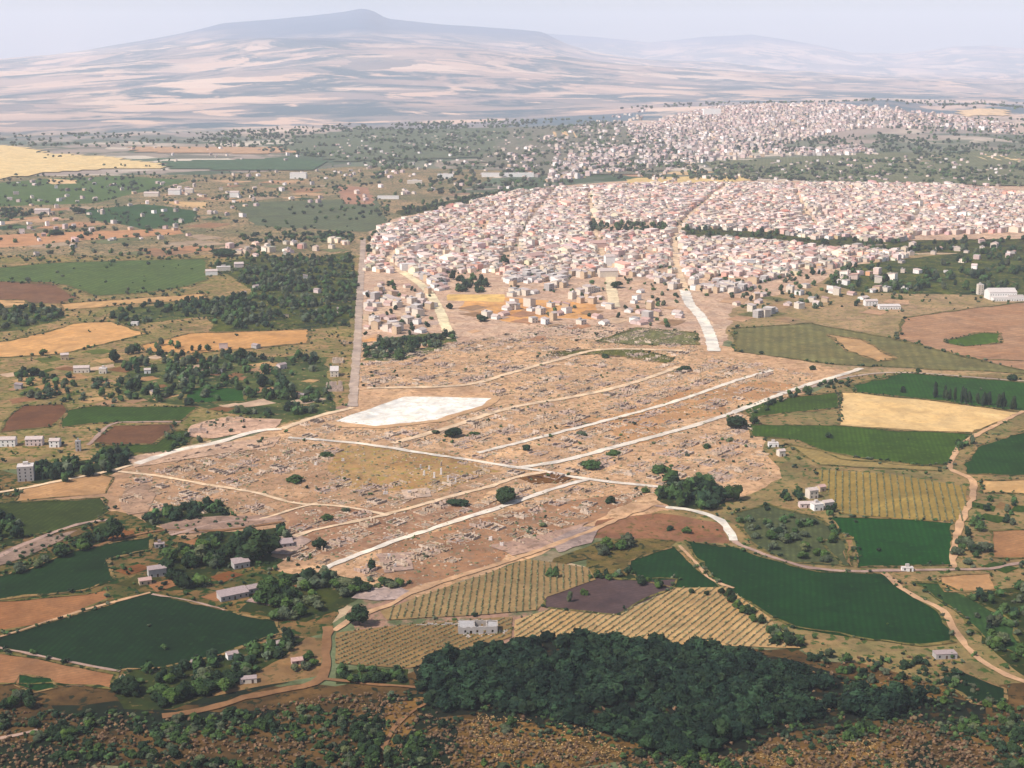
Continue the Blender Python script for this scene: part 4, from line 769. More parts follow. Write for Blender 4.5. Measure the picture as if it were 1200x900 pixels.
# single buildings one can point to: (px, py, w, d, h, roof, wall, roof colour, rotation, label, name, category)
singles = [
 (96, 436, 17, 9, 5.6, 'gable', 'cream', 'faded tile', .15, 'long cream farmhouse among dark bushes below the tan stubble field on the left', 'farmhouse', 'farmhouse'),
 (76, 421, 9, 8, 5.8, 'gable', 'ochre', 'faded tile', .3, 'small ochre farmhouse uphill of the long cream one on the left', 'farmhouse', 'farmhouse'),
 (121, 437, 8, 8, 5.5, 'flat', 'cream', 'pale terrace', .1, 'small square cream house right of the long cream farmhouse', 'farmhouse', 'farmhouse'),
 (173, 437, 7, 7, 4, 'gable', 'white', 'faded tile', .2, 'tiny white cottage in scrub right of the cream farmhouses', 'farmhouse', 'farmhouse'),
 (248, 322, 19, 12, 6.5, 'gable', 'white', 'faded tile', .2, 'bright white farmhouse at the right end of the large green pasture', 'farmhouse', 'farmhouse'),
 (262, 317, 22, 11, 6.5, 'flat', 'cream', 'pale terrace', .25, 'long cream flat building right of the bright white farmhouse', 'farmhouse', 'farmhouse'),
 (280, 313, 15, 12, 6, 'gable', 'pale pink', 'faded tile', .25, 'pale pink house between the pasture and the dark wood', 'farmhouse', 'farmhouse'),
 (158, 381, 9, 7, 4, 'flat', 'white', 'pale terrace', 0, 'small white hut at the foot of the dark wood above the stubble', 'hut', 'hut'),
 (8, 522, 17, 9, 6.4, 'gable', 'white', 'faded tile', .1, 'white house at the left picture edge, first of a row of three', 'house', 'house'),
 (41, 521, 15, 9, 6, 'gable', 'pale pink', 'faded tile', .08, 'pink and white house, middle of the row of three at left', 'house', 'house'),
 (65, 523, 9, 8, 6, 'gable', 'white', 'faded tile', .05, 'narrow white house, right end of the row of three at left', 'house', 'house'),
 (31, 562, 13, 11, 12.5, 'flat', 'grey plaster', 'pale terrace', .25, 'tall pale bluish grey building below the row of three white houses', 'building', 'building'),
 (92, 528, 4.5, 4.5, 9, 'flat', 'grey plaster', 'grey terrace', .2, 'slim dark grey tower standing right of the row of white houses', 'tower', 'tower'),
 (184, 674, 15, 9, 7, 'gable', 'grey plaster', 'pinkish tile', .4, 'pinkish farmhouse beside the dark green field in the lower left', 'farmhouse', 'farmhouse'),
 (170, 684, 10, 7, 4, 'gable', 'ochre', 'red tile', .4, 'low orange roofed outbuilding in front of the pinkish farmhouse', 'outbuilding', 'outbuilding'),
 (187, 641, 9, 5, 3.4, 'flat', 'grey plaster', 'pinkish tile', .3, 'low pale grey shed among dark trees in the lower left', 'shed', 'shed'),
 (282, 664, 14, 9, 5, 'shed', 'grey plaster', 'pinkish tile', .5, 'ruined pink walled building between dark trees, lower left of the ruins', 'farmhouse', 'farmhouse'),
 (273, 700, 24, 10, 4.2, 'shed', 'grey plaster', 'pinkish tile', .55, 'long low pinkish barn just right of the dark green field', 'barn', 'barn'),
 (300, 692, 16, 9, 4, 'gable', 'grey plaster', 'pinkish tile', .55, 'grey roofed barn at the right end of the long pinkish barn', 'barn', 'barn'),
 (330, 640, 20, 9, 3.6, 'shed', 'grey plaster', 'pinkish tile', .3, 'low grey roofless farm building by the big dark tree', 'farmhouse', 'farmhouse'),
 (230, 780, 7, 6, 3.4, 'gable', 'grey plaster', 'pinkish tile', .2, 'small pink hut among bushes below the very dark field', 'hut', 'hut'),
 (272, 771, 8, 6, 4, 'gable', 'white', 'pinkish tile', .5, 'small pale cottage in the lower left at the corner of the dark field', 'farmhouse', 'farmhouse'),
 (291, 799, 12, 6, 3.2, 'flat', 'cream', 'pinkish tile', .2, 'low cream building beside the curving dirt track, lower left', 'outbuilding', 'outbuilding'),
 (321, 758, 10, 6, 3.2, 'gable', 'grey plaster', 'pinkish tile', .4, 'grey hut among bushes left of the dirt track', 'hut', 'hut'),
 (348, 777, 8, 6, 3, 'gable', 'salmon', 'red tile', .3, 'small red roofed hut beside the bend of the dirt track', 'hut', 'hut'),
 (906, 523, 9, 6, 3.4, 'flat', 'white', 'pale terrace', 0, 'small bright white shed at the corner of the green field', 'shed', 'shed'),
 (915, 534, 6, 6, 5, 'gable', 'cream', 'faded tile', .3, 'small cream cottage below the bright white shed', 'farmhouse', 'farmhouse'),
 (951, 583, 8, 7, 7, 'gable', 'cream', 'faded tile', .35, 'tall cream farmhouse, uppermost of the cluster left of the tan vineyard', 'farmhouse', 'farmhouse'),
 (945, 594, 12, 6, 3.4, 'gable', 'pale pink', 'faded tile', .1, 'low pink farm wing in front of the tall cream farmhouse', 'farmhouse', 'farmhouse'),
 (957, 597, 8, 7, 5, 'flat', 'white', 'pale terrace', .3, 'white flat roofed house at the centre of the farm cluster', 'farmhouse', 'farmhouse'),
 (969, 594, 9, 6, 4.5, 'gable', 'cream', 'faded tile', .4, 'cream barn at the right end of the farm cluster by the vineyard', 'barn', 'barn'),
 (962, 575, 6, 6, 4, 'gable', 'ochre', 'red tile', .4, 'small ochre hut above the farm cluster by the tan vineyard', 'hut', 'hut'),
 (1063, 669, 8, 3, 2.6, 'flat', 'white', 'pale terrace', 0, 'bright white long hut beside the track under the green field', 'hut', 'hut'),
 (1107, 770, 13, 6, 3, 'flat', 'grey plaster', 'pinkish tile', .1, 'pale grey shed by the dirt track in the lower right', 'shed', 'shed'),
 (1172, 350, 40, 22, 11, 'gable', 'white', 'pale terrace', .05, 'large white warehouse at the right edge in front of dark trees', 'warehouse', 'warehouse'),
 (1190, 352, 70, 14, 5, 'flat', 'white', 'pale terrace', .05, 'long low white shed beside the large white warehouse', 'warehouse', 'warehouse'),
 (1148, 345, 8, 8, 15, 'flat', 'cream', 'pale terrace', .05, 'pale slim silo tower left of the large white warehouse', 'tower', 'tower'),
 (1020, 358, 18, 10, 7, 'gable', 'white', 'faded tile', .1, 'white gabled house right of the loose row by the olive field', 'house', 'house'),
 (1042, 362, 30, 9, 4.5, 'shed', 'white', 'pale terrace', .05, 'long low white shed above the olive coloured field', 'shed', 'shed'),
 (350, 209, 46, 24, 16, 'flat', 'white', 'pale terrace', 0, 'lone white block on the distant plain left of centre', 'building', 'building'),
 (205, 228, 30, 18, 12, 'gable', 'white', 'faded tile', 0, 'white farmhouse far off on the left plain', 'farmhouse', 'farmhouse'),
 (222, 226, 20, 14, 9, 'gable', 'cream', 'faded tile', 0, 'cream barn right beside the far white farmhouse on the left plain', 'barn', 'barn'),
 (275, 231, 22, 15, 12, 'gable', 'white', 'faded tile', 0, 'small white farmhouse on the far plain between green fields', 'farmhouse', 'farmhouse'),
 (178, 230, 36, 16, 8, 'gable', 'cream', 'faded tile', 0, 'long cream farm building left of the far white farmhouse', 'farmhouse', 'farmhouse'),
 (455, 233, 52, 14, 7, 'flat', 'white', 'pale terrace', 0, 'long white shed beside the orange brown field left of the town', 'shed', 'shed'),
 (595, 207, 150, 26, 10, 'flat', 'white', 'pale terrace', 0, 'very long white industrial shed beyond the left end of the town', 'warehouse', 'warehouse'),
 (522, 209, 44, 22, 12, 'flat', 'white', 'pale terrace', 0, 'white industrial block left of the very long white shed', 'warehouse', 'warehouse'),
 (486, 215, 40, 18, 8, 'flat', 'cream', 'pale terrace', 0, 'cream shed left of the white industrial block', 'shed', 'shed'),
 (834, 136, 80, 40, 34, 'flat', 'white', 'pale terrace', 0, 'big bright white block on the far hill town skyline', 'building', 'building'),
 (50, 250, 32, 14, 8, 'gable', 'pale pink', 'faded tile', 0, 'pink farmhouse by dark trees on the far left plain', 'farmhouse', 'farmhouse'),
 (655, 330, 26, 14, 9, 'flat', 'white', 'pale terrace', GRID, 'long white flat roofed hall above the orange lot', 'building', 'building'),
 (714, 312, 16, 14, 17, 'gable', 'white', 'faded tile', .2, 'tall white church like block above the short sandy street', 'church', 'church'),
 (712, 324, 30, 18, 10, 'gable', 'cream', 'faded tile', .2, 'broad cream church nave in front of the tall white block', 'church', 'church'),
 (478, 316, 24, 16, 10, 'flat', 'white', 'pale terrace', .3, 'bright white block at the top of the bright sandy road', 'building', 'building'),
 (875, 312, 30, 14, 11, 'flat', 'white', 'pale terrace', .3, 'white apartment block right of the white road in town', 'building', 'building'),
 (625, 305, 34, 20, 9, 'gable', 'salmon', 'red tile', GRID, 'large red roofed hall right of the dark park in the town', 'building', 'building'),
 (505, 290, 40, 12, 8, 'gable', 'salmon', 'red tile', GRID - .7, 'long red roofed row at the left of the town', 'building', 'building'),
 (646, 295, 26, 18, 9, 'gable', 'salmon', 'red tile', GRID, 'salmon red roofed building behind the large red hall', 'building', 'building'),
 (700, 290, 30, 18, 9, 'gable', 'salmon', 'red tile', .2, 'red roofed hall below the green park band in the town', 'building', 'building'),
 (392, 440, 9, 14, 6.5, 'shed', 'cream', 'pale terrace', .1, 'pale windowless block left of the long grey road', 'building', 'building'),
]
for (px, py, w_, d_, h_, roof, wc, rc, rz, lab, nm, cat) in singles:
    x, y = P(px, py); big = math.hypot(x, y) > 2200
    if py > 600 and px < 400: w_, d_, h_ = w_ * .8, d_ * .85, h_ * .8
    root = house_proto(w_, d_, h_, roof, wc, rc, random.Random(px), windows=not big, name=nm)
    root.location = (x, y, h1(x, y)); root.rotation_euler = (0, 0, rz); tag(root, lab, cat)
# second row of sheds behind the long shed
# ---------------------------------------------------------------- roofless farmhouse in the vineyard
def ruin_farm():
    x, y = P(560, 740); root = empty('ruined_farmhouse', (x, y, 0), .04)
    tag(root, 'grey roofless farmhouse with dark window holes standing between the tan vineyards', 'ruined farmhouse')
    Ws = WM['stone']
    def holed_wall(L, h, holes, yy, rot=0, ox=0, nm='wall', th=.7, top=.5, pale=None):
        mb = MB(); xs = sorted({-L / 2, L / 2, *[a for hl in holes for a in (hl[0], hl[1])]}); rng = random.Random(int(L * 10 + yy))
        for a, b in zip(xs[:-1], xs[1:]):
            hl = [q for q in holes if q[0] <= a and b <= q[1]]; hh = h + rng.uniform(-top, top * .4)
            if hl:
                if hl[0][2] > 0: mb.box(a, b, -th / 2, th / 2, 0, hl[0][2])
                mb.box(a, b, -th / 2, th / 2, hl[0][3], hh, bottom=True)
            else:
                k = max(1, int((b - a) / 1.6))
                for j in range(k): mb.box(a + (b - a) * j / k, a + (b - a) * (j + 1) / k, -th / 2, th / 2, 0, h + rng.uniform(-top, top * .5))
        o = link(nm, mb.mesh(nm, pale or Ws), root, (ox, yy, 0), rot); return o
    holed_wall(24, 5.2, [(-8.4, -7.2, 1.2, 3), (-5, -3.6, 0, 2.6), (-1, .2, 1.2, 3), (3.4, 5, 0, 3), (8.4, 9.6, 1.2, 3)], -4.5, pale=WM['grey plaster'])
    holed_wall(24, 5.8, [(-6, -4.8, 1.4, 3), (2, 3.4, 1.4, 3.2)], 4.5)
    for ox in (-12, -2.2, 5.6, 12): holed_wall(8.3, 5.4, [], 0, math.pi / 2, ox)
    rf = MB(); rf.add([[-11.6, -4.1, 4.3], [-2.5, -4.1, 4.3], [-2.5, 4.1, 5.3], [-11.6, 4.1, 5.3], [-11.6, -4.1, 4.5], [-2.5, -4.1, 4.5], [-2.5, 4.1, 5.5], [-11.6, 4.1, 5.5]], [[4, 5, 6], [4, 6, 7], [0, 2, 1], [0, 3, 2], [0, 1, 5], [0, 5, 4]])
    link('roof', rf.mesh('roof', RM['grey terrace']), root)
    rf = MB(); rf.add([[5.9, -4.1, 4.2], [11.6, -4.1, 4.2], [11.6, 2.1, 5.0], [6.6, 3.1, 5.1], [5.9, -4.1, 4.4], [11.6, -4.1, 4.4], [11.6, 2.1, 5.2], [6.6, 3.1, 5.3]], [[4, 5, 6], [4, 6, 7], [0, 2, 1], [0, 3, 2], [0, 1, 5], [0, 5, 4]])
    link('roof', rf.mesh('roof', RM['grey terrace']), root)
    x2, y2 = P(512, 733); root2 = empty('field_wall', (x2, y2, 0), .03); tag(root2, 'low broken stone wall left of the grey roofless farmhouse', 'wall')
    mb = MB(); rng = random.Random(4)
    for i in range(22): mb.box(-13 + i * 1.2, -11.8 + i * 1.2, -.4, .4, 0, rng.uniform(.5, 1.9))
    link('wall', mb.mesh('wall', Ws), root2)
    for i, (px, py, s_) in enumerate([(566, 744, 1.2), (590, 741, 1.0), (548, 746, .8)]):
        xx, yy = P(px, py); mb = MB()
        for j in range(26):
            a, b = rng.gauss(0, 2.2) * s_, rng.gauss(0, 1.3) * s_; q = rng.uniform(.2, .6); mb.box(a - q, a + q, b - q, b + q, 0, q * 1.3)
        o = link('rubble_pile', mb.mesh('rubble_pile', WM['stone']), None, (xx, yy, 0), i)
        tag(o, ['pale rubble heap in front of the middle of the roofless farmhouse', 'pale rubble heap at the right corner of the roofless farmhouse', 'small rubble heap in front of the left part of the roofless farmhouse'][i], 'rubble')
ruin_farm()

# ================================================================ RUINED QUARTER
STONE = [(.44, .31, .205), (.50, .37, .26), (.34, .24, .165), (.44, .32, .25), (.52, .40, .30)]
def ruin_mb(rng, w, d, hi):
    """stumps of walls round the rooms of a fallen house, tops broken"""
    mb = MB(); th = .55; c = np.array(rng.choice(STONE))
    def run(x0, y0, x1, y1, h):
        L = math.hypot(x1 - x0, y1 - y0); k = max(2, int(L / 1.5)); hh = h
        for j in range(k):
            hh = max(.15, hh + rng.uniform(-.7, .6)); 
            if rng.random() < .16: continue
            xa, ya = x0 + (x1 - x0) * j / k, y0 + (y1 - y0) * j / k; xb, yb = x0 + (x1 - x0) * (j + 1) / k, y0 + (y1 - y0) * (j + 1) / k
            t2 = th / 2 * rng.uniform(.8, 1.3)
            if abs(x1 - x0) > abs(y1 - y0): mb.box(min(xa, xb), max(xa, xb), ya - t2, ya + t2, 0, min(hh, hi * 1.3), c=c * rng.uniform(.8, 1.2))
            else: mb.box(xa - t2, xa + t2, min(ya, yb), max(ya, yb), 0, min(hh, hi * 1.3), c=c * rng.uniform(.8, 1.2))
    x, y = w / 2, d / 2
    run(-x, y, x, y, hi * rng.uniform(.4, 1)); run(-x, -y, -x, y, hi * rng.uniform(.3, 1)); run(x, -y, x, y, hi * rng.uniform(.2, .9))
    if rng.random() < .75: run(-x, -y, x, -y, hi * rng.uniform(.1, .7))
    if rng.random() < .7: run(-x, 0, x, 0.2, hi * rng.uniform(.2, .8))
    if rng.random() < .6: run(0, 0, .1, y, hi * rng.uniform(.2, .8))
    for _ in range(16):
        a, b, q = rng.uniform(-x, x), rng.uniform(-y, y), rng.uniform(.15, .5); mb.box(a - q, a + q, b - q * .8, b + q * .8, 0, q * rng.uniform(.5, 1.3), c=c * rng.uniform(.7, 1.3))
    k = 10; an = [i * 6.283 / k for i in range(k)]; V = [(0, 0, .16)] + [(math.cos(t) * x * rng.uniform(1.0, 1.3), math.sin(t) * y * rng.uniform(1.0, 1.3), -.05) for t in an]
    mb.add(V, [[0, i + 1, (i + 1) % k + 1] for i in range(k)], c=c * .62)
    return mb
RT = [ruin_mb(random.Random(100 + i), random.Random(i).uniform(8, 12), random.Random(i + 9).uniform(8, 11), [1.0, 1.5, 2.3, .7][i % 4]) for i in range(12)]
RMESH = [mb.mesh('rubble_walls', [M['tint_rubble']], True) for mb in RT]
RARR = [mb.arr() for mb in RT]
RUIN = [(150, 552), (210, 535), (325, 508), (412, 482), (440, 505), (600, 470), (560, 455), (418, 455), (422, 400), (520, 405), (640, 380), (800, 385), (830, 415), (960, 440), (880, 490), (910, 560), (760, 585), (700, 600), (620, 650), (480, 695), (400, 660), (330, 660), (345, 600), (200, 600), (150, 590)]
rr = np.random.default_rng(11)
X, Y, A = lattice(RUIN, 12, 12.5, .22, rr, 1.0)
tracks_px = [t[1] for t in rd]
dens = fbm(X / 60, Y / 60, 41, 3); m = (dens > -.2) & far_from_tracks(X, Y, 5) & ~inside(PL([(385, 499), (470, 463), (585, 466), (575, 477), (520, 494), (440, 503)]), X, Y)
m &= ~inside(PL([(390, 522), (520, 535), (540, 548), (500, 565), (400, 565)]), X, Y)
X, Y, A = X[m], Y[m], A[m]; order = np.argsort(X * X + Y * Y); X, Y, A = X[order], Y[order], A[order]
BL = [(240, 545, 'in the left part of the ruins below the pale road'), (200, 585, 'at the far left tip of the ruins'), (360, 560, 'left of the yellowish patch in the ruins'), (480, 570, 'near the pale standing pillars'), (330, 620, 'by the dark bush in the lower left ruins'),
      (430, 640, 'between two diagonal tracks in the lower ruins'), (520, 640, 'in the lowest block of the ruins above the vineyard'), (590, 610, 'just below the big round tree'), (660, 600, 'right of the big round tree below the crossing'), (640, 640, 'at the lower right corner of the ruins'),
      (560, 505, 'around the dark bush below the white gravel lot'), (650, 530, 'above the crossing of the white tracks'), (730, 545, 'between the diagonal track and the big dark grove'), (830, 530, 'above the big dark grove'), (800, 470, 'between the right hand diagonal tracks'),
      (700, 490, 'right of the white gravel lot'), (640, 450, 'behind the white gravel lot'), (480, 430, 'right of the long grey road'), (640, 400, 'in the farthest part of the ruins near the town'), (880, 450, 'at the right end of the ruined quarter')]
seen = {}
for i in range(min(300, len(X))):
    k = int(rr.integers(0, len(RMESH))); px, py = proj(X[i], Y[i]); lm = near(BL, px, py)
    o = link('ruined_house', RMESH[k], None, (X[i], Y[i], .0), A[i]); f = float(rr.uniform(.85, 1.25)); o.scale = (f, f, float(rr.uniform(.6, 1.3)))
    hq = ['waist high', 'head high', 'storey high', 'knee high'][k % 4]; sq = 'small' if f < .98 else ('wide' if f > 1.12 else 'middling'); tag(o, f'{sq} {hq} wall stumps {lm}', 'ruined house', f'{sq} {hq} ruined walls {lm}')
print('ruins', len(X))
if len(X) > 300:
    n = len(X) - 300; me = scatter_mesh('ruined_walls', RARR, X[300:], Y[300:], A[300:], np.stack([rr.uniform(.85, 1.2, n), rr.uniform(.85, 1.2, n), rr.uniform(.5, 1.4, n)], 1), [M['tint_rubble']], rr.normal(1, .12, (n, 1)) * np.ones((n, 3)), Z=np.zeros(n))
    tag(link('ruined_walls', me), 'tan broken walls filling the farther blocks of the ruined quarter', 'ruins', None, 'stuff')
# loose stones and dry tussocks over the quarter
def stones(name, poly, n, s0, s1, tones, label, flat=.7, rng=rr, avoid=True):
    X, Y = sample(poly, n, rng)
    if avoid: m = far_from_tracks(X, Y, .5); X, Y = X[m], Y[m]
    n = len(X); t = []
    for i in range(5):
        V = I0[0] * (1 + rng.normal(0, .2, (12, 1))); mb = MB().add(V, I0[1]); t.append(mb.arr())
    s = s0 + (s1 - s0) * rng.random(n) ** 3; tn = np.array(tones)[rng.integers(0, len(tones), n)] * rng.normal(1, .15, (n, 1))
    me = scatter_mesh(name, t, X, Y, rng.uniform(0, 6, n), np.stack([s, s * rng.uniform(.6, 1.2, n), s * flat], 1), [M['tint_rubble']], tn, Z=np.zeros(n))
    tag(link(name, me), label, 'stones' if 'tussock' not in name else 'tussocks', None, 'stuff')
stones('loose_stones', RUIN, 9000, .3, 1.5, STONE, 'loose pale stones and rubble strewn over the ruined quarter', .5)
stones('dry_tussocks', RUIN, 11000, .5, 1.8, [(.17, .16, .08), (.24, .18, .10), (.27, .20, .12), (.12, .125, .06)], 'dry brown and olive tussocks between the ruins', .6)

# pale standing pillars left of the round tree
pil = [(497, 557, 1.6, 4.6), (503, 550, 1.3, 4), (509, 560, 1.5, 5.2), (517, 556, 1.6, 5.6), (517, 546, 1.1, 3.6), (525, 563, 1.3, 4.4), (493, 549, 1.2, 3.4), (534, 565, 1.2, 4.2), (480, 578, 3.0, 2.4), (452, 579, 3.6, 2.4), (456, 655, 2, 4.2), (463, 665, 1.8, 3.2), (575, 633, 2.4, 3), (588, 640, 2.6, 3), (370, 545, 2.0, 3), (402, 540, 2.2, 2.4), (636, 512, 1.5, 4), (765, 534, 1.6, 3.4)]
plab = ['broad pale wall stub at the left of the pillar group', 'thin pale pillar behind the left of the group', 'tall pale pillar near the middle of the group', 'tallest pale pillar of the group left of the round tree', 'short thin pillar behind the tallest one', 'pale pillar at the right front of the group', 'short pale pillar at the rear left end of the group', 'pale pillar beside the small dark bush right of the group',
        'white broken wall block on the grey brown ground below the pillars', 'white broken wall block left of the other white block', 'pale standing wall in the lower block between diagonal tracks', 'second pale wall just below the pale standing wall', 'grey wall block left of the pale rubble below the round tree', 'pale wall block in the rubble below the round tree', 'low pale wall above the dark bush in the left ruins', 'low pale wall right of the small bush under the white track', 'thin brownish pillar right of the small round bush', 'dark thin pillar left of the low green bush']
for (px, py, w_, h_), lab in zip(pil, plab):
    x, y = P(px, py); mb = MB(); rng = random.Random(px); c = np.array((.66, .58, .52)) if 'white' in lab or 'pale' in lab else np.array((.36, .27, .22)); k = max(1, int(w_ / .8))
    for j in range(k): mb.box(-w_ / 2 + w_ * j / k, -w_ / 2 + w_ * (j + 1) / k, -.45, .45, 0, h_ * rng.uniform(.75, 1.05), c=c * rng.uniform(.9, 1.1))
    mb.box(-w_ / 2 - .5, w_ / 2 + .4, -.8, .7, -.05, .35, c=c * .8)
    tag(link('wall_remnant', mb.mesh('wall_remnant', [M['tint_rubble']], True), None, (x, y, 0), rng.uniform(-.4, .4)), lab, 'wall')
# roofless shells left of the long grey road
for i, (px, py, w_, d_, h_, lab) in enumerate([(396, 424, 12, 16, 5, 'pale roofless shell, farthest of those left of the long road'), (392, 456, 17, 22, 6, 'large pale roofless shell left of the long grey road above the gravel lot'), (428, 446, 7, 14, 5, 'narrow dark roofless shell on the right side of the long grey road'), (404, 402, 9, 12, 5, 'small pale roofless shell beside the road near the stubble field'),
                                                (250, 500, 24, 14, 4, 'pale pinkish roofless farm compound above the left road'), (275, 494, 16, 12, 5, 'pinkish broken walls right of the roofless farm compound'), (232, 508, 16, 10, 3.4, 'low pale broken walls left of the roofless farm compound')]):
    x, y = P(px, py); mb = ruin_mb(random.Random(300 + i), w_, d_, h_); V, T, Mi, C = mb.arr(); me = tri_mesh('rubble_walls', V, T, [M['tint_rubble']], Mi, C * 1.25)
    tag(link('roofless_shell', me, None, (x, y, 0), .12), lab, 'ruined building')

# ================================================================ TREES, SHRUBS, WOODS
TG = np.random.default_rng(21)
m_, n_, b_ = new_mat('tree_leaves')                         # tint per clump x tree colour
def leaf_mat(name, rgb, objr=.3, var=.35, scale=.6):
    m, n, b = new_mat(name); a = n.nodes.new('ShaderNodeAttribute'); a.attribute_name = 'tint'
    c = mix(n, a.outputs['Color'], c3(rgb), 1.0, 'MULTIPLY')
    g = n.nodes.new('ShaderNodeObjectInfo'); c = mix(n, c, ramp(n, g.outputs['Random'], [(0, (1 - objr, 1 - objr, 1 - objr)), (.5, (1, 1, 1)), (1, (1 + objr * 1.3, 1 + objr, 1 - objr * .2))]), 1.0, 'MULTIPLY')
    f = ramp(n, noise(n, pos(n), scale, 4, .7), bw(.3, .7)); c = mix(n, c, mix(n, (1 - var,) * 3, (1.1, 1.1, 1.1), f), 1.0, 'MULTIPLY')
    n.links.new(c, b.inputs['Base Color']); return m
bpy.data.materials.remove(m_)
LEAF = {'green': leaf_mat('leaves_green', (.048, .086, .024)), 'olive': leaf_mat('leaves_olive', (.075, .092, .050)), 'dark': leaf_mat('leaves_dark', (.020, .038, .016)), 'dry': leaf_mat('leaves_dry', (.15, .095, .05)), 'cypress': leaf_mat('leaves_cypress', (.024, .040, .022))}
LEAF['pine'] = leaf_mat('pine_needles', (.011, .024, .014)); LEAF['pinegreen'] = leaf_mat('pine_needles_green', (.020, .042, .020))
LEAF['mass'] = leaf_mat('leaves_mass', (1, 1, 1), objr=0)
def crown_meshes(kind, n, lumps, leaves, rx, z0, z1, **k):
    out = []
    for i in range(n):
        V, T, Mi, C = crown(TG, lumps + i % 3, leaves, rx, z0, z1, **k).arr(); out.append(tri_mesh('crown', V, T, [LEAF[kind]], Mi, C))
    return out
CR = {k: crown_meshes(k, 7, 7, 360, .52, .15, 1.0, leaf=.085) for k in ('green', 'olive', 'dark')}
CR['pine'] = crown_meshes('pine', 7, 6, 320, .5, .15, 1.0, leaf=.085); CR['pinegreen'] = crown_meshes('pinegreen', 5, 6, 320, .5, .15, 1.0, leaf=.085)
CR['cypress'] = crown_meshes('cypress', 3, 6, 120, .5, .03, 1.0)
SH = {k: crown_meshes(k, 4, 4, 120, .5, -.05, 1.0, sub=1) for k in ('green', 'olive', 'dark', 'dry')}
TR = [trunk(.035, .42, 3, random).mesh('trunk', M['bark']) for _ in range(3)]
TRC = trunk(.06, .2, 0, random).mesh('trunk', M['bark'])
def make_tree(kind, w_, h_, x, y, label, group=None, name='tree', rng=TG):
    o = empty(name, (x, y, h1(x, y)), float(rng.uniform(0, 6.28)), (w_, w_ * float(rng.uniform(.85, 1.15)), h_))
    link('crown', CR[kind][int(rng.integers(0, len(CR[kind])))], o); link('trunk', TRC if kind == 'cypress' else TR[int(rng.integers(0, 3))], o)
    tag(o, label, 'cypress' if kind == 'cypress' else 'tree', group); return o
def make_shrub(kind, w_, h_, x, y, label, group=None, d_=None):
    o = link('shrub', SH[kind][int(TG.integers(0, 4))], None, (x, y, 0), float(TG.uniform(0, 6.28)) if d_ is None else 0, (w_, d_ or w_ * .9, h_)); return tag(o, label, 'shrub', group)
def mpp(py): return math.hypot(math.hypot(*P(600, py)), CAM_H) / FPX     # metres per photo pixel
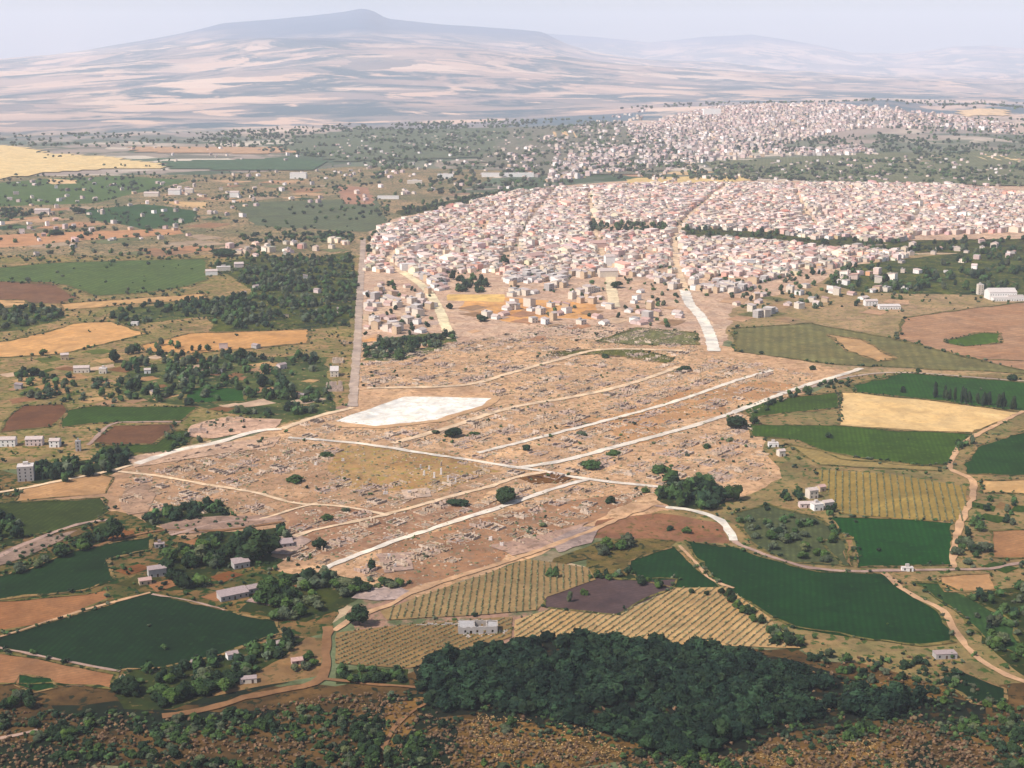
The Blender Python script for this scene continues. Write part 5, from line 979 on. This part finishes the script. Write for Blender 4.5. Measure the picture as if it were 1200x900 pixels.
# single trees and bushes (foot px, foot py, width px, height m, kind, tree?, label)
ST = [(592, 589, 27, 13, 'dark', 1, 'big solitary round dark tree standing where the tracks meet'), (534, 592, 28, 5, 'dark', 0, 'low broad dark bush left of the big round tree'), (383, 609, 22, 5, 'green', 0, 'dark green bush beside the faint track in the left ruins'), (404, 599, 14, 3, 'olive', 0, 'small flat bush added as the shadow of the dark green bush in the left ruins'),  # the small flat bush stands in for the green bush's cast shadow
 (346, 565, 20, 6, 'green', 0, 'green bush in the middle of the left ruins'), (382, 534, 20, 3, 'green', 0, 'small flat green bush just under the white track'), (530, 512, 24, 9, 'dark', 1, 'dark tree with a pale trunk below the white gravel lot'), (554, 509, 16, 3, 'green', 0, 'low green bush right of the tree below the gravel lot'), (510, 508, 14, 3, 'olive', 0, 'small olive bush left of the tree below the gravel lot'),
 (693, 549, 24, 8, 'green', 1, 'green tree right of the crossing of the white tracks'), (720, 532, 22, 5, 'green', 0, 'low green bush on the edge of the diagonal track'), (618, 528, 13, 6, 'dark', 0, 'round dark bush between two diagonal tracks'), (681, 509, 16, 4, 'olive', 0, 'olive bush beside the upper diagonal track'), (773, 553, 24, 6, 'green', 0, 'flat green bush above the left end of the big grove'),
 (756, 577, 11, 4, 'green', 0, 'small green bush at the end of the white track'), (716, 590, 14, 6, 'dark', 0, 'small dark bush in the brown block left of the big grove'), (636, 617, 13, 3, 'olive', 0, 'small olive bush in the pinkish rubble below the round tree'), (375, 643, 16, 8, 'dark', 1, 'dark round tree at the left edge of the lower block'), (436, 667, 14, 7, 'dark', 0, 'dark bush above the lowest diagonal track'),
 (803, 434, 18, 6, 'dark', 0, 'dark bush on the far right ground near the white road'), (709, 419, 15, 5, 'dark', 0, 'dark bush on the far track behind the gravel lot'), (828, 525, 11, 4, 'green', 0, 'small green bush in the right ruins above the grove'), (855, 517, 13, 4, 'olive', 0, 'small olive bush right of the small green one above the grove'), (805, 534, 10, 3, 'olive', 0, 'tiny olive bush above the big grove'),
 (805, 625, 13, 5, 'green', 0, 'green bush on the brown soil inside the white curve'), (785, 621, 10, 4, 'dark', 0, 'dark bush left of the green one inside the white curve'), (565, 376, 16, 9, 'dark', 1, 'dark tree below the walled park near the town'), (527, 362, 8, 8, 'dark', 1, 'small dark tree beside the sandy road'), (283, 420, 16, 12, 'dark', 1, 'dark round tree at the edge of the stubble field left of centre'),
 (591, 311, 12, 14, 'dark', 1, 'lone dark tree among houses behind the walled park'), (134, 424, 15, 14, 'dark', 1, 'tall dark tree right of the farmhouses on the left'), (154, 415, 14, 14, 'olive', 1, 'tall olive green tree at the tip of the stubble field'), (51, 414, 11, 5, 'green', 0, 'small round bush in the left stubble field'), (40, 440, 18, 9, 'dark', 1, 'dark tree left of the long cream farmhouse'),
 (133, 633, 24, 17, 'dark', 1, 'tall dark tree at the end of the stone track on the left'), (305, 655, 42, 20, 'dark', 1, 'very large dark tree in the lower left beside the ruins'), (860, 586, 24, 13, 'dark', 1, 'dark tree at the right end of the big grove'), (862, 502, 28, 12, 'dark', 1, 'large dark tree at the upper right edge of the ruins'), (884, 497, 13, 8, 'dark', 1, 'smaller dark tree right of the large one by the green field'),
 (683, 697, 12, 6, 'green', 0, 'round green bush on the dark ploughed field'), (668, 705, 9, 7, 'olive', 0, 'slim bush left of the round green one on the ploughed field'), (421, 732, 28, 13, 'dark', 1, 'large dark tree beside the track left of the vineyard'), (1187, 446, 12, 7, 'dark', 1, 'small dark tree beside the grey road at far right'), (953, 433, 12, 6, 'dark', 0, 'dark bush at the far right of the pale ground'), (1077, 436, 8, 5, 'dark', 0, 'small dark bush at the right grey road'),
 (971, 513, 10, 6, 'dark', 0, 'dark bush in the bright green field on the right'), (722, 337, 20, 10, 'dark', 1, 'dark tree beside the short sandy street'), (1058, 460, 8, 7, 'dark', 0, 'dark bush at the field corner'), (262, 300, 34, 13, 'dark', 1, 'broad dark tree cluster left of the hamlet'), (92, 250, 20, 14, 'dark', 1, 'dark far tree above the muted green field'), (65, 275, 22, 10, 'dark', 0, 'far dark thicket on the left plain')]
for px, py, wp, hm, kd, tr, lab in ST:
    x, y = P(px, py); wm = wp * mpp(py)
    if tr: make_tree(kd, wm, hm, x, y, lab)
    else: make_shrub(kd, wm, hm, x, y, lab)
# clusters: (polygon, count, individuals, size range m, height/width, kinds, phrase)
CL = [
 ([(774, 584), (780, 566), (800, 560), (826, 562), (844, 574), (846, 592), (830, 598), (790, 594)], 26, 26, (13, 18), .72, 'dk', 'in the big dark grove at the right of the ruins'),
 ([(527, 325), (573, 325), (573, 344), (527, 344)], 34, 20, (10, 14), .85, 'dk', 'in the dark rectangular park at the near edge of town'),
 ([(245, 312), (300, 298), (360, 304), (412, 295), (418, 340), (412, 382), (330, 386), (255, 386), (240, 365), (300, 340)], 900, 0, (7, 14), .8, 'mix', ''),
 ([(128, 372), (140, 362), (200, 358), (240, 350), (300, 345), (300, 362), (200, 374), (150, 382)], 150, 0, (9, 14), .8, 'dk', ''),
 ([(-30, 364), (60, 360), (78, 372), (30, 384), (-30, 392)], 80, 0, (8, 13), .8, 'mix', ''),
 ([(135, 425), (250, 420), (385, 420), (388, 480), (330, 494), (290, 488), (240, 478), (150, 470), (130, 450)], 230, 60, (8, 14), .8, 'mix', 'in the loose orchards left of the long grey road'),
 ([(20, 440), (130, 445), (150, 475), (90, 472), (30, 468)], 50, 14, (7, 12), .8, 'mix', 'among the farm plots below the cream farmhouse'),
 ([(160, 400), (250, 412), (300, 425), (200, 440), (150, 425)], 40, 0, (7, 12), .8, 'mix', ''),
 ([(424, 408), (452, 398), (490, 398), (535, 390), (530, 402), (490, 412), (470, 422), (428, 420)], 70, 18, (8, 12), .8, 'mix', 'in the green strip right of the long grey road'),
 ([(962, 330), (1000, 312), (1050, 314), (1056, 326), (1150, 296), (1300, 300), (1300, 346), (1170, 344), (1080, 342), (1000, 340)], 420, 0, (9, 15), .8, 'mix', ''),
 ([(800, 266), (900, 269), (960, 280), (1060, 284), (1200, 280), (1200, 296), (1060, 294), (900, 283), (800, 276)], 170, 0, (9, 14), .8, 'dk', ''),
 ([(692, 263), (780, 264), (780, 273), (692, 273)], 60, 0, (10, 15), .8, 'dk', ''),
 ([(466, 246), (520, 236), (600, 222), (604, 227), (530, 244), (470, 252)], 90, 0, (10, 15), .8, 'dk', ''),
 ([(430, 280), (470, 262), (480, 268), (440, 300), (430, 320)], 40, 0, (8, 12), .8, 'dk', ''),
 ([(850, 320), (960, 318), (1080, 340), (1050, 356), (880, 370), (850, 350)], 90, 10, (7, 11), .8, 'mix', 'between loose houses right of the white road'),
 ([(620, 345), (800, 345), (800, 385), (640, 385)], 24, 14, (7, 10), .8, 'mix', 'on the dusty ground below the near edge of town'),
 ([(430, 322), (520, 350), (500, 392), (428, 396)], 34, 14, (6, 10), .8, 'dk', 'between the long road and the sandy road'),
 ([(38, 562), (42, 545), (70, 540), (108, 542), (112, 558), (80, 566)], 22, 22, (9, 14), .85, 'dk', 'in the dark clump right of the tall bluish building'),
 ([(108, 552), (112, 532), (140, 526), (158, 530), (150, 542), (128, 555)], 16, 16, (9, 13), .85, 'dk', 'in the dark clump at the left end of the pale road'),
 ([(190, 512), (240, 500), (240, 520), (200, 530)], 12, 8, (6, 9), .8, 'mix', 'beside the brown plot above the pale road'),
 ([(170, 606), (200, 596), (258, 590), (266, 602), (220, 612), (175, 614)], 26, 22, (8, 12), .7, 'dk', 'in the green strip at the lower left end of the ruins'),
 ([(-20, 620), (10, 600), (30, 605), (20, 640), (-20, 648)], 18, 10, (8, 13), .8, 'dk', 'at the left picture edge above the stone track'),
 ([(60, 655), (100, 625), (130, 622), (130, 640), (80, 655), (20, 672)], 18, 14, (7, 11), .8, 'dk', 'between the stone track and the dark green field'),
 ([(190, 645), (240, 630), (330, 622), (336, 634), (300, 660), (250, 668), (240, 690), (200, 690)], 48, 34, (8, 13), .8, 'dk', 'in the wood left of the very large tree'),
 ([(300, 700), (330, 680), (380, 672), (426, 684), (410, 700), (360, 725), (330, 728), (286, 714)], 54, 34, (8, 13), .75, 'mix', 'in the wood below the very large dark tree'),
 ([(410, 690), (440, 678), (480, 680), (480, 688), (440, 696)], 12, 10, (6, 9), .6, 'mix', 'in the hedge at the lower tip of the ruins'),
 ([(135, 800), (150, 788), (262, 772), (300, 760), (334, 748), (356, 748), (330, 772), (300, 790), (262, 812), (200, 830), (140, 830)], 70, 34, (6, 11), .75, 'dk', 'in the dark thicket under the very dark field'),
 ([(342, 788), (348, 775), (366, 770), (368, 784)], 6, 6, (5, 7), .8, 'mix', 'in the loop of the dirt track'),
 ([(0, 830), (20, 815), (40, 820), (34, 838)], 8, 8, (6, 9), .8, 'dk', 'at the lower left edge of the picture'),
 ([(45, 870), (60, 850), (90, 855), (84, 872)], 9, 8, (6, 9), .8, 'dk', 'at the end of the short pale track, lower left'),
 ([(394, 800), (396, 787), (475, 785), (478, 800)], 24, 16, (5, 8), .7, 'dk', 'in the hedge below the lower vineyard'),
 ([(700, 640), (735, 632), (738, 645), (705, 655)], 8, 8, (7, 10), .8, 'mix', 'left of the dark vegetable field'),
 ([(640, 668), (700, 676), (738, 672), (780, 690), (800, 694), (850, 694), (880, 716), (900, 735), (945, 758), (930, 762), (880, 730), (850, 702), (780, 694), (730, 682), (640, 676)], 44, 30, (4, 7.5), .8, 'dk', 'in the hedge along the top of the right vineyard'),
 ([(918, 590), (922, 575), (940, 576), (940, 590)], 6, 6, (7, 10), .8, 'dk', 'left of the farm cluster by the tan vineyard'),
 ([(965, 603), (972, 594), (982, 597), (978, 606)], 4, 4, (6, 8), .8, 'dk', 'right of the farm cluster by the tan vineyard'),
 ([(1118, 660), (1130, 625), (1150, 600), (1156, 650), (1140, 662)], 18, 14, (6, 10), .8, 'mix', 'right of the tan track beside the green field'),
 ([(1110, 520), (1130, 512), (1140, 520), (1118, 530)], 6, 6, (6, 9), .8, 'mix', 'at the bend of the tan track on the right'),
 ([(1120, 700), (1200, 690), (1320, 720), (1320, 800), (1200, 790), (1150, 750)], 90, 26, (6, 10), .75, 'mix', 'on the scrubby slope at the lower right edge'),
 ([(860, 604), (900, 596), (980, 622), (985, 660), (930, 655), (885, 636)], 50, 24, (5, 9), .7, 'mix', 'in the grey green scrub right of the white curve'),
 ([(1150, 580), (1200, 585), (1320, 600), (1320, 620), (1160, 618)], 30, 8, (5, 9), .8, 'mix', 'between the fields at the far right'),
 ([(985, 446), (1000, 455), (960, 462), (880, 488), (900, 470), (960, 450)], 26, 12, (6, 9), .7, 'dk', 'along the upper right edge of the ruins'),
 ([(880, 745), (900, 738), (960, 762), (940, 770)], 8, 6, (6, 9), .8, 'dk', 'at the right tip of the right vineyard'),
]
IND = []; MASS = []
def kinds(sw, n):
    return TG.choice(['dark', 'green', 'olive'], n, p=[.6, .32, .08] if sw == 'dk' else [.30, .40, .30])
for pl, cnt, ni, (s0, s1), asp, sw, ph in CL:
    X, Y = sample(pl, cnt, TG)
    if cnt >= 150: k = fbm(X / 42, Y / 42, 44, 3) > (-.13 if cnt < 600 else -.02); X, Y = X[k], Y[k]
    o = np.argsort(X * X + Y * Y); X, Y = X[o], Y[o]; kk = kinds(sw, len(X)); W = TG.uniform(s0, s1, len(X))
    for i in range(len(X)):
        if i < ni: IND.append((X[i], Y[i], W[i], W[i] * asp * TG.uniform(.85, 1.2), kk[i], ph))
        else: MASS.append((X[i], Y[i], W[i], W[i] * asp * TG.uniform(.85, 1.2), kk[i]))
WOODP = [(500, 778), (560, 762), (640, 750), (720, 752), (800, 760), (880, 770), (940, 792), (1010, 812), (1080, 826), (1040, 840), (960, 842), (900, 852), (860, 868), (800, 888), (745, 876), (720, 860), (640, 842), (570, 826), (520, 836), (490, 812)]
X, Y = sample(WOODP, 2900, TG); k = (fbm(X / 22, Y / 22, 88, 3) + .35 * fbm(X / 7, Y / 7, 89, 2) > -.42 + .30 * np.clip((760 - Y) / 110, 0, 1) + .30 * np.clip((X - 110) / 110, 0, 1)); X, Y = X[k], Y[k]; o = np.argsort(X * X + Y * Y); X, Y = X[o], Y[o]
CT = {'dark': 'dark', 'green': 'green', 'olive': 'olive green'}
IND.sort(key=lambda t: t[0] ** 2 + t[1] ** 2); lim = 300 - 30; 
for t in IND[lim:]: MASS.append(t[:5])
def sz(w_, h_, lo, hi):
    a = 'small' if w_ < lo else ('large' if w_ > hi else 'middling'); return a, ('tall' if h_ > w_ * .95 else ('low' if h_ < w_ * .72 else 'round'))
for x, y, w_, h_, kd, ph in IND[:lim]:
    a, b = sz(w_, h_, 8, 11.5); make_tree(kd, w_, h_, x, y, f'{a} {b} {CT[kd]} tree {ph}', f'{a} {b} {CT[kd]} trees {ph}')
WL = [(540, 800, 'left tip'), (640, 835, 'lower left part'), (660, 770, 'upper edge'), (760, 800, 'middle'), (770, 890, 'left side of the lowest tongue'), (840, 885, 'right side of the lowest tongue'), (800, 868, 'middle of the lowest tongue'), (700, 848, 'lower edge left of the tongue'), (750, 846, 'root of the lowest tongue'), (820, 846, 'lower edge right of the tongue'), (740, 868, 'bottom left bulge'), (880, 868, 'bottom right bulge'), (870, 850, 'lower right part'), (900, 790, 'upper right part'), (1030, 830, 'thin right tail')]
pick = np.zeros(len(X), bool); pick[:220] = True; W = 3.6 + 9 * TG.random(len(X)) ** 1.6
for i in np.nonzero(pick)[0]:
    kd = 'dark' if TG.random() < .62 else 'green'; px, py = proj(X[i], Y[i]); ph = near(WL, px, py)
    hh = W[i] * TG.uniform(.5, .95); a, b = sz(W[i], hh, 6, 8.2); kc = "very dark" if kd == "dark" else "dark green"
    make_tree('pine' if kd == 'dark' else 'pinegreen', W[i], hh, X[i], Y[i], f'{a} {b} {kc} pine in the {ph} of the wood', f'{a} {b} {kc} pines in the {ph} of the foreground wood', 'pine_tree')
# cypresses in a row at the right
c0, c1 = P(1090, 465), P(1186, 479)
ORD = 'first second third fourth fifth sixth seventh eighth ninth tenth eleventh twelfth thirteenth fourteenth fifteenth sixteenth seventeenth'.split()
for i in range(17):
    t = i / 16; x, y = c0[0] + (c1[0] - c0[0]) * t + TG.normal(0, 2), c0[1] + (c1[1] - c0[1]) * t + TG.normal(0, 3); wd = TG.uniform(4, 6.5)
    make_tree('cypress', wd, TG.uniform(12, 19), x, y, f'{ORD[i]} cypress from the left in the row above the wheat field', 'cypresses in a row by the wheat field', 'cypress_tree')
# the masses: joined far woods
def low_crown(n, sub, lumps, leaves, rx=.5, z0=-.02, z1=1.):
    out = []
    for i in range(n): mb = crown(TG, lumps, leaves, rx, z0, z1, sub=sub, leaf=.14); out.append(mb.arr())
    return out
LOWT = low_crown(6, 0, 4, 26); LOWW = low_crown(6, 1, 3, 80); LOWS = low_crown(6, 0, 3, 14)
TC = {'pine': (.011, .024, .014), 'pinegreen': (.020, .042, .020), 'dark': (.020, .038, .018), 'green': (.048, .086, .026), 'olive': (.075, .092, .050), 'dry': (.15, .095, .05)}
def mass(name, arr, temps, label, cat='trees', z=None):
    X, Y, W, H = (np.array([t[i] for t in arr], float) for i in range(4)); tn = np.array([TC[t[4]] for t in arr]) * TG.normal(1, .18, (len(arr), 1))
    me = scatter_mesh(name, temps, X, Y, TG.uniform(0, 6.28, len(X)), np.stack([W, W, H], 1), [LEAF['mass']], tn); tag(link(name, me), label, cat, None, 'stuff')
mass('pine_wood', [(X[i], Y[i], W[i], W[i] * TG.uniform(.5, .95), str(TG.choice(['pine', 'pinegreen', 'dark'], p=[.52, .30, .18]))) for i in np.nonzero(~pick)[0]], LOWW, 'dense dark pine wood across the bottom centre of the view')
mass('woods', MASS, LOWT, 'dark woods and orchards left of the long road and right of the town')
far = []
for pl, cnt, (s0, s1), sw in [
 ([(-100, 205), (240, 205), (460, 190), (460, 240), (430, 290), (250, 300), (-100, 300)], 900, (9, 15), 'mix'), ([(230, 160), (330, 150), (520, 143), (640, 140), (720, 138), (760, 160), (840, 185), (760, 208), (600, 222), (460, 235), (420, 190), (250, 172)], 2600, (12, 22), 'mix'),
 ([(700, 196), (860, 190), (1000, 176), (1300, 165), (1300, 222), (1000, 214), (760, 210)], 1500, (12, 20), 'mix'), ([(700, 130), (800, 122), (1040, 116), (1300, 122), (1300, 140), (1100, 128), (1030, 121), (900, 123)], 500, (14, 24), 'dk'), ([(735, 150), (900, 124), (1100, 136), (1190, 150), (1000, 152), (920, 170), (740, 170)], 380, (9, 16), 'dk'), ([(1100, 140), (1300, 140), (1300, 170), (1050, 168), (1000, 158)], 500, (12, 20), 'mix'),
 ([(860, 165), (1000, 160), (1080, 163), (1100, 176), (900, 180), (860, 178)], 260, (12, 20), 'dk'), ([(-60, 158), (160, 156), (360, 150), (400, 160), (380, 172), (180, 176), (-60, 170)], 400, (12, 20), 'mix'), ([(-60, 172), (200, 186), (200, 200), (100, 203), (180, 205)], 40, (10, 16), 'mix'),
 (TOWN_NEAR, 1500, (5, 10), 'mix'), ([(-100, 300), (240, 300), (240, 420), (-100, 430)], 120, (6, 11), 'mix'), ([(150, 215), (330, 210), (330, 232), (160, 238)], 160, (9, 14), 'mix'), ([(0, 246), (40, 246), (36, 254), (-30, 256)], 60, (10, 16), 'dk'), ([(280, 276), (415, 272), (415, 284), (290, 286)], 110, (9, 13), 'dk')]:
    x, y = sample(pl, cnt, TG)
    if sw == 'mix' and pl is not TOWN_NEAR: k = fbm(x / 160, y / 160, 51, 3) > -.1; x, y = x[k], y[k]
    wv = TG.uniform(s0, s1, len(x)); kk = kinds(sw, len(x)); far += [(x[i], y[i], wv[i], wv[i] * .75, kk[i]) for i in range(len(x))]
mass('distant_trees', far, LOWS, 'scattered trees, hedges and groves over the distant plain and town')
# hedges and weeds along the borders of the fields, loose bushes over the farmland
hd = []
for f in fields:
    if min(p[1] for p in f[1]) < 190: continue
    g = PL(f[1]); far_ = math.hypot(*g[0]) > 1800
    for i in range(len(g)):
        a, b = np.array(g[i]), np.array(g[(i + 1) % len(g)]); L = np.linalg.norm(b - a); st = 5.0 if not far_ else 9.0; k = int(L / st)
        if TG.random() < .35: continue
        for j in range(k):
            q = a + (b - a) * (j + TG.random()) / max(k, 1) + TG.normal(0, 1.6 if not far_ else 3, 2)
            if fbm(np.array([q[0] / 35]), np.array([q[1] / 35]), 95, 2)[0] < .02: continue
            wd = TG.uniform(1.5, 4.5) * (1 if not far_ else 1.7); hd.append((q[0], q[1], wd, wd * .7, str(TG.choice(['dark', 'green', 'olive'], p=[.4, .35, .25]))))
for pl, cnt in [([(-60, 300), (415, 300), (410, 480), (100, 545), (-100, 560)], 3400), ([(-60, 560), (150, 590), (330, 600), (400, 690), (330, 770), (-100, 800)], 1100), ([(880, 490), (1000, 440), (1260, 440), (1300, 820), (1100, 800), (940, 765), (760, 650), (900, 560)], 1100), ([(380, 735), (620, 655), (790, 640), (930, 740), (940, 770), (500, 790), (390, 800)], 130), (RUIN, 420), ([(-100, 205), (420, 200), (430, 300), (-100, 300)], 700), ([(850, 340), (1260, 330), (1260, 440), (870, 420)], 260)]:
    x, y = sample(pl, cnt, TG); k = (fbm(x / 70, y / 70, 96, 3) > -.05) & far_from_tracks(x, y, 1.0); x, y = x[k], y[k]
    for f in fields: 
        if len(x) and f[2][1] > 0: k = ~inside(PL(f[1]), x, y) | (TG.random(len(x)) < .03); x, y = x[k], y[k]
    for v in list(VINE.values()) + [([(385, 499), (470, 463), (585, 466), (575, 477), (520, 494), (440, 503)],)]: k = ~inside(PL(v[0]), x, y); x, y = x[k], y[k]
    for i in range(len(x)): wd = TG.uniform(1.2, 5.5) if y[i] < 1900 else TG.uniform(3, 8); hd.append((x[i], y[i], wd, wd * .7, str(TG.choice(['dark', 'green', 'olive'], p=[.35, .35, .3]))))
mass('hedges', hd, LOWS, 'ragged hedges and weedy bushes along the field borders', 'bushes')
# shrubs of the near scrub slope
BUSH = [(30, 850, 'above the short pale track at lower left'), (30, 890, 'in the lower left corner'), (100, 860, 'right of the short pale track, lower left'), (130, 895, 'at the bottom edge, lower left'), (200, 850, 'just under the tan track, lower left'), (230, 890, 'at the bottom edge left of the red slope'), (290, 845, 'under the bend of the tan track'), (320, 885, 'at the bottom of the reddish slope'), (380, 850, 'in the middle of the reddish slope'), (400, 890, 'at the bottom edge left of the winding path'), (440, 830, 'at the head of the winding path'), (480, 850, 'beside the winding dirt path at the bottom'), (600, 870, 'among golden grass below the dark wood'), (700, 850, 'on the golden patch at the bottom centre'), (950, 880, 'among yellow grass at the bottom right of centre'), (900, 860, 'right of the lowest tongue of the wood'), (1060, 850, 'under the right tail of the wood'), (1080, 890, 'at the bottom edge right of the yellow grass'), (1150, 850, 'in brown scrub under the right hand track'), (1170, 890, 'in the lower right corner'), (1050, 790, "on the dry strip above the wood's right end"), (950, 780, 'on the dry strip just below the vineyard tip')]
sb = []
for pl, cnt, sw in [([(-60, 905), (-60, 830), (140, 836), (240, 840), (390, 815), (490, 812), (520, 840), (640, 855), (740, 905)], 2900, 'a'), ([(830, 905), (880, 880), (960, 855), (1120, 846), (1260, 830), (1260, 905)], 1700, 'a'), ([(740, 888), (860, 884), (880, 904), (740, 904)], 160, 'a'), ([(930, 770), (1110, 770), (1180, 830), (1260, 820), (1260, 850), (1100, 826), (1000, 796)], 260, 'a')]:
    x, y = sample(pl, cnt, TG); m = far_from_tracks(x, y, 1.5); x, y = x[m], y[m]; f = fbm(x / 30, y / 30, 61, 3)
    for i in range(len(x)):
        if f[i] < -.12 and TG.random() < .8: kd = 'dry'
        else: kd = str(TG.choice(['dark', 'green', 'olive', 'dry'], p=[.42, .24, .14, .20]))
        big = TG.random() < (.35 if f[i] > 0 else .06); wd = TG.uniform(3.5, 7.5) if big and kd != 'dry' else TG.uniform(1.2, 3.4)
        sb.append((x[i], y[i], wd, wd * TG.uniform(.5, .85), kd))
sb_x, sb_y = sample([(488, 785), (560, 770), (800, 770), (950, 785), (1010, 798), (1130, 826), (1150, 848), (1000, 850), (905, 868), (870, 905), (740, 905), (700, 875), (560, 842)], 1500, TG)
for i in range(len(sb_x)): wd = TG.uniform(1.5, 4.5); sb.append((sb_x[i], sb_y[i], wd, wd * TG.uniform(.5, .8), str(TG.choice(['dark', 'green', 'dry'], p=[.68, .22, .10]))))
sb.sort(key=lambda t: -t[2] / math.hypot(t[0], t[1]))
for x, y, w_, h_, kd in sb[:240]:
    px, py = proj(x, y); ph = near(BUSH, px, py); nm = {'dark': 'dark green', 'green': 'mid green', 'olive': 'olive green', 'dry': 'dry orange brown'}[kd]
    a, b = sz(w_, h_, 4.6, 6.2); make_shrub(kd, w_, h_, x, y, f'{a} {b} {nm} shrub {ph}', f'{a} {b} {nm} shrubs {ph}')
mass('scrub', sb[240:], LOWS, 'low scrub and dry brush on the near slope at the bottom', 'scrub')
_r = TG.uniform(430, 645, 2600); _t = TG.uniform(-.75, .75, 2600); hs = [(float(_r[i] * math.sin(_t[i])), float(_r[i] * math.cos(_t[i])), *(lambda q: (q, q * .65))(TG.uniform(1.5, 6)), str(TG.choice(['dark', 'green', 'olive', 'dry'], p=[.42, .24, .14, .20]))) for i in range(2600)]
mass('hillside_scrub', hs, LOWS, 'dark scrub on the hillside under the viewpoint', 'scrub')
# golden grass clumps at the bottom
gg = []
for pl, cnt in [([(540, 835), (640, 845), (700, 855), (745, 870), (720, 890), (640, 900), (540, 895)], 1500), ([(920, 872), (1000, 862), (1060, 868), (1060, 900), (930, 900)], 900), ([(740, 892), (860, 890), (930, 875), (940, 903), (740, 903)], 700), ([(1120, 850), (1260, 855), (1260, 880), (1130, 876)], 350), ([(380, 830), (470, 820), (470, 900), (400, 900)], 260)]:
    x, y = sample(pl, cnt, TG); k = fbm(x / 14, y / 14, 71, 3) > -.05; x, y = x[k], y[k]; gg += [(x[i], y[i], TG.uniform(.5, 1.7), TG.uniform(.4, .9), 'dry') for i in range(len(x))]
TC['dry'] = (.30, .20, .085)
mass('golden_grass', gg, LOWS, 'tall golden dry grass in patches at the bottom of the view', 'grass')

# ---------------------------------------------------------------- vines in rows
def vine_rows(key, label, d_px0, d_px1, gap, w_, h_, sp, cols, skip=.04):
    pts = VINE[key][0]; g = PL(pts); a = np.array(P(*d_px0)); b = np.array(P(*d_px1)); d = (b - a) / np.linalg.norm(b - a); nrm = np.array([-d[1], d[0]]); G = np.array(g)
    cen = G.mean(0); root = empty('vineyard', (cen[0], cen[1], 0)); tag(root, label, 'vineyard')
    u = G @ d; v = G @ nrm; rows = np.arange(v.min(), v.max(), gap); cnt = 0; rest = MB()
    for r in rows:
        us = np.arange(u.min(), u.max(), sp); P2 = us[:, None] * d + r * nrm + TG.normal(0, .22, (len(us), 2)); m = inside(g, P2[:, 0], P2[:, 1]) & (TG.random(len(us)) > skip)
        P2 = P2[m]; n = len(P2)
        if n < 6: continue
        S = np.stack([TG.uniform(.7, 1.3, n) * w_, TG.uniform(.7, 1.2, n) * w_, TG.uniform(.7, 1.2, n) * h_], 1)
        tn = np.array(cols)[TG.integers(0, len(cols), n)] * TG.normal(1, .15, (n, 1))
        q = P2 @ d; e0, e1 = d * q.min() + nrm * r - cen, d * q.max() + nrm * r - cen; zt = .0015 * LAYER[0] + .06; wn = nrm * .35
        ridge = (np.array([[*(e0 - wn), zt - .06], [*e0, zt + .08], [*(e0 + wn), zt - .06], [*(e1 - wn), zt - .06], [*e1, zt + .08], [*(e1 + wn), zt - .06]]), np.array([[0, 3, 4], [0, 4, 1], [1, 4, 5], [1, 5, 2]]))
        me = scatter_mesh('vine_row', VT, P2[:, 0] - cen[0], P2[:, 1] - cen[1], TG.uniform(0, 6, n), S, [LEAF['mass']], tn, Z=np.full(n, .0015 * LAYER[0]), extra=ridge)
        link('vine_row', me, root); cnt += 1
    print(key, cnt)
VT = [MB().add(I0[0] * (1 + TG.normal(0, .2, (12, 1))) * [.5, .5, .5] + [0, 0, .45], I0[1]).arr() for _ in range(5)]
gv = [(.15, .15, .07), (.18, .165, .08), (.12, .13, .06)]
vine_rows('upper', 'tan vineyard with near vertical rows just under the lowest track of the ruins', (570, 724), (578, 660), 4.4, 1.35, 1.3, 2.1, gv, .10)
vine_rows('lower', 'vineyard with slanting rows left of the dark wood and the roofless farmhouse', (420, 778), (520, 735), 4.6, 1.35, 1.2, 2.2, gv, .1)
vine_rows('right', 'golden vineyard with slanting rows above the dark wood, right of the roofless farmhouse', (800, 756), (862, 706), 4.4, 1.4, 1.2, 2.0, [(.22, .20, .09), (.26, .22, .11), (.18, .17, .075)], .06)
vine_rows('east', 'square tan vineyard with upright rows between green fields on the right', (1045, 608), (1040, 560), 5.6, 1.5, 1.3, 2.4, gv)

# ================================================================ HAZE: one closed box of even air round the whole scene
mb = MB(); mb.box(-45000, 45000, -4000, 45000, -30, 1500, bottom=True)
hz = bpy.data.materials.new('haze_air'); hz.use_nodes = True; n = hz.node_tree; n.nodes.remove(n.nodes['Principled BSDF'])
pv = n.nodes.new('ShaderNodeVolumePrincipled'); pv.inputs['Density'].default_value = HAZE; pv.inputs['Color'].default_value = (.86, .90, 1.0, 1); pv.inputs['Anisotropy'].default_value = 0.0
n.links.new(pv.outputs[0], n.nodes['Material Output'].inputs['Volume'])
o = link('haze', mb.mesh('haze', hz)); tag(o, None, None, None, 'stuff')
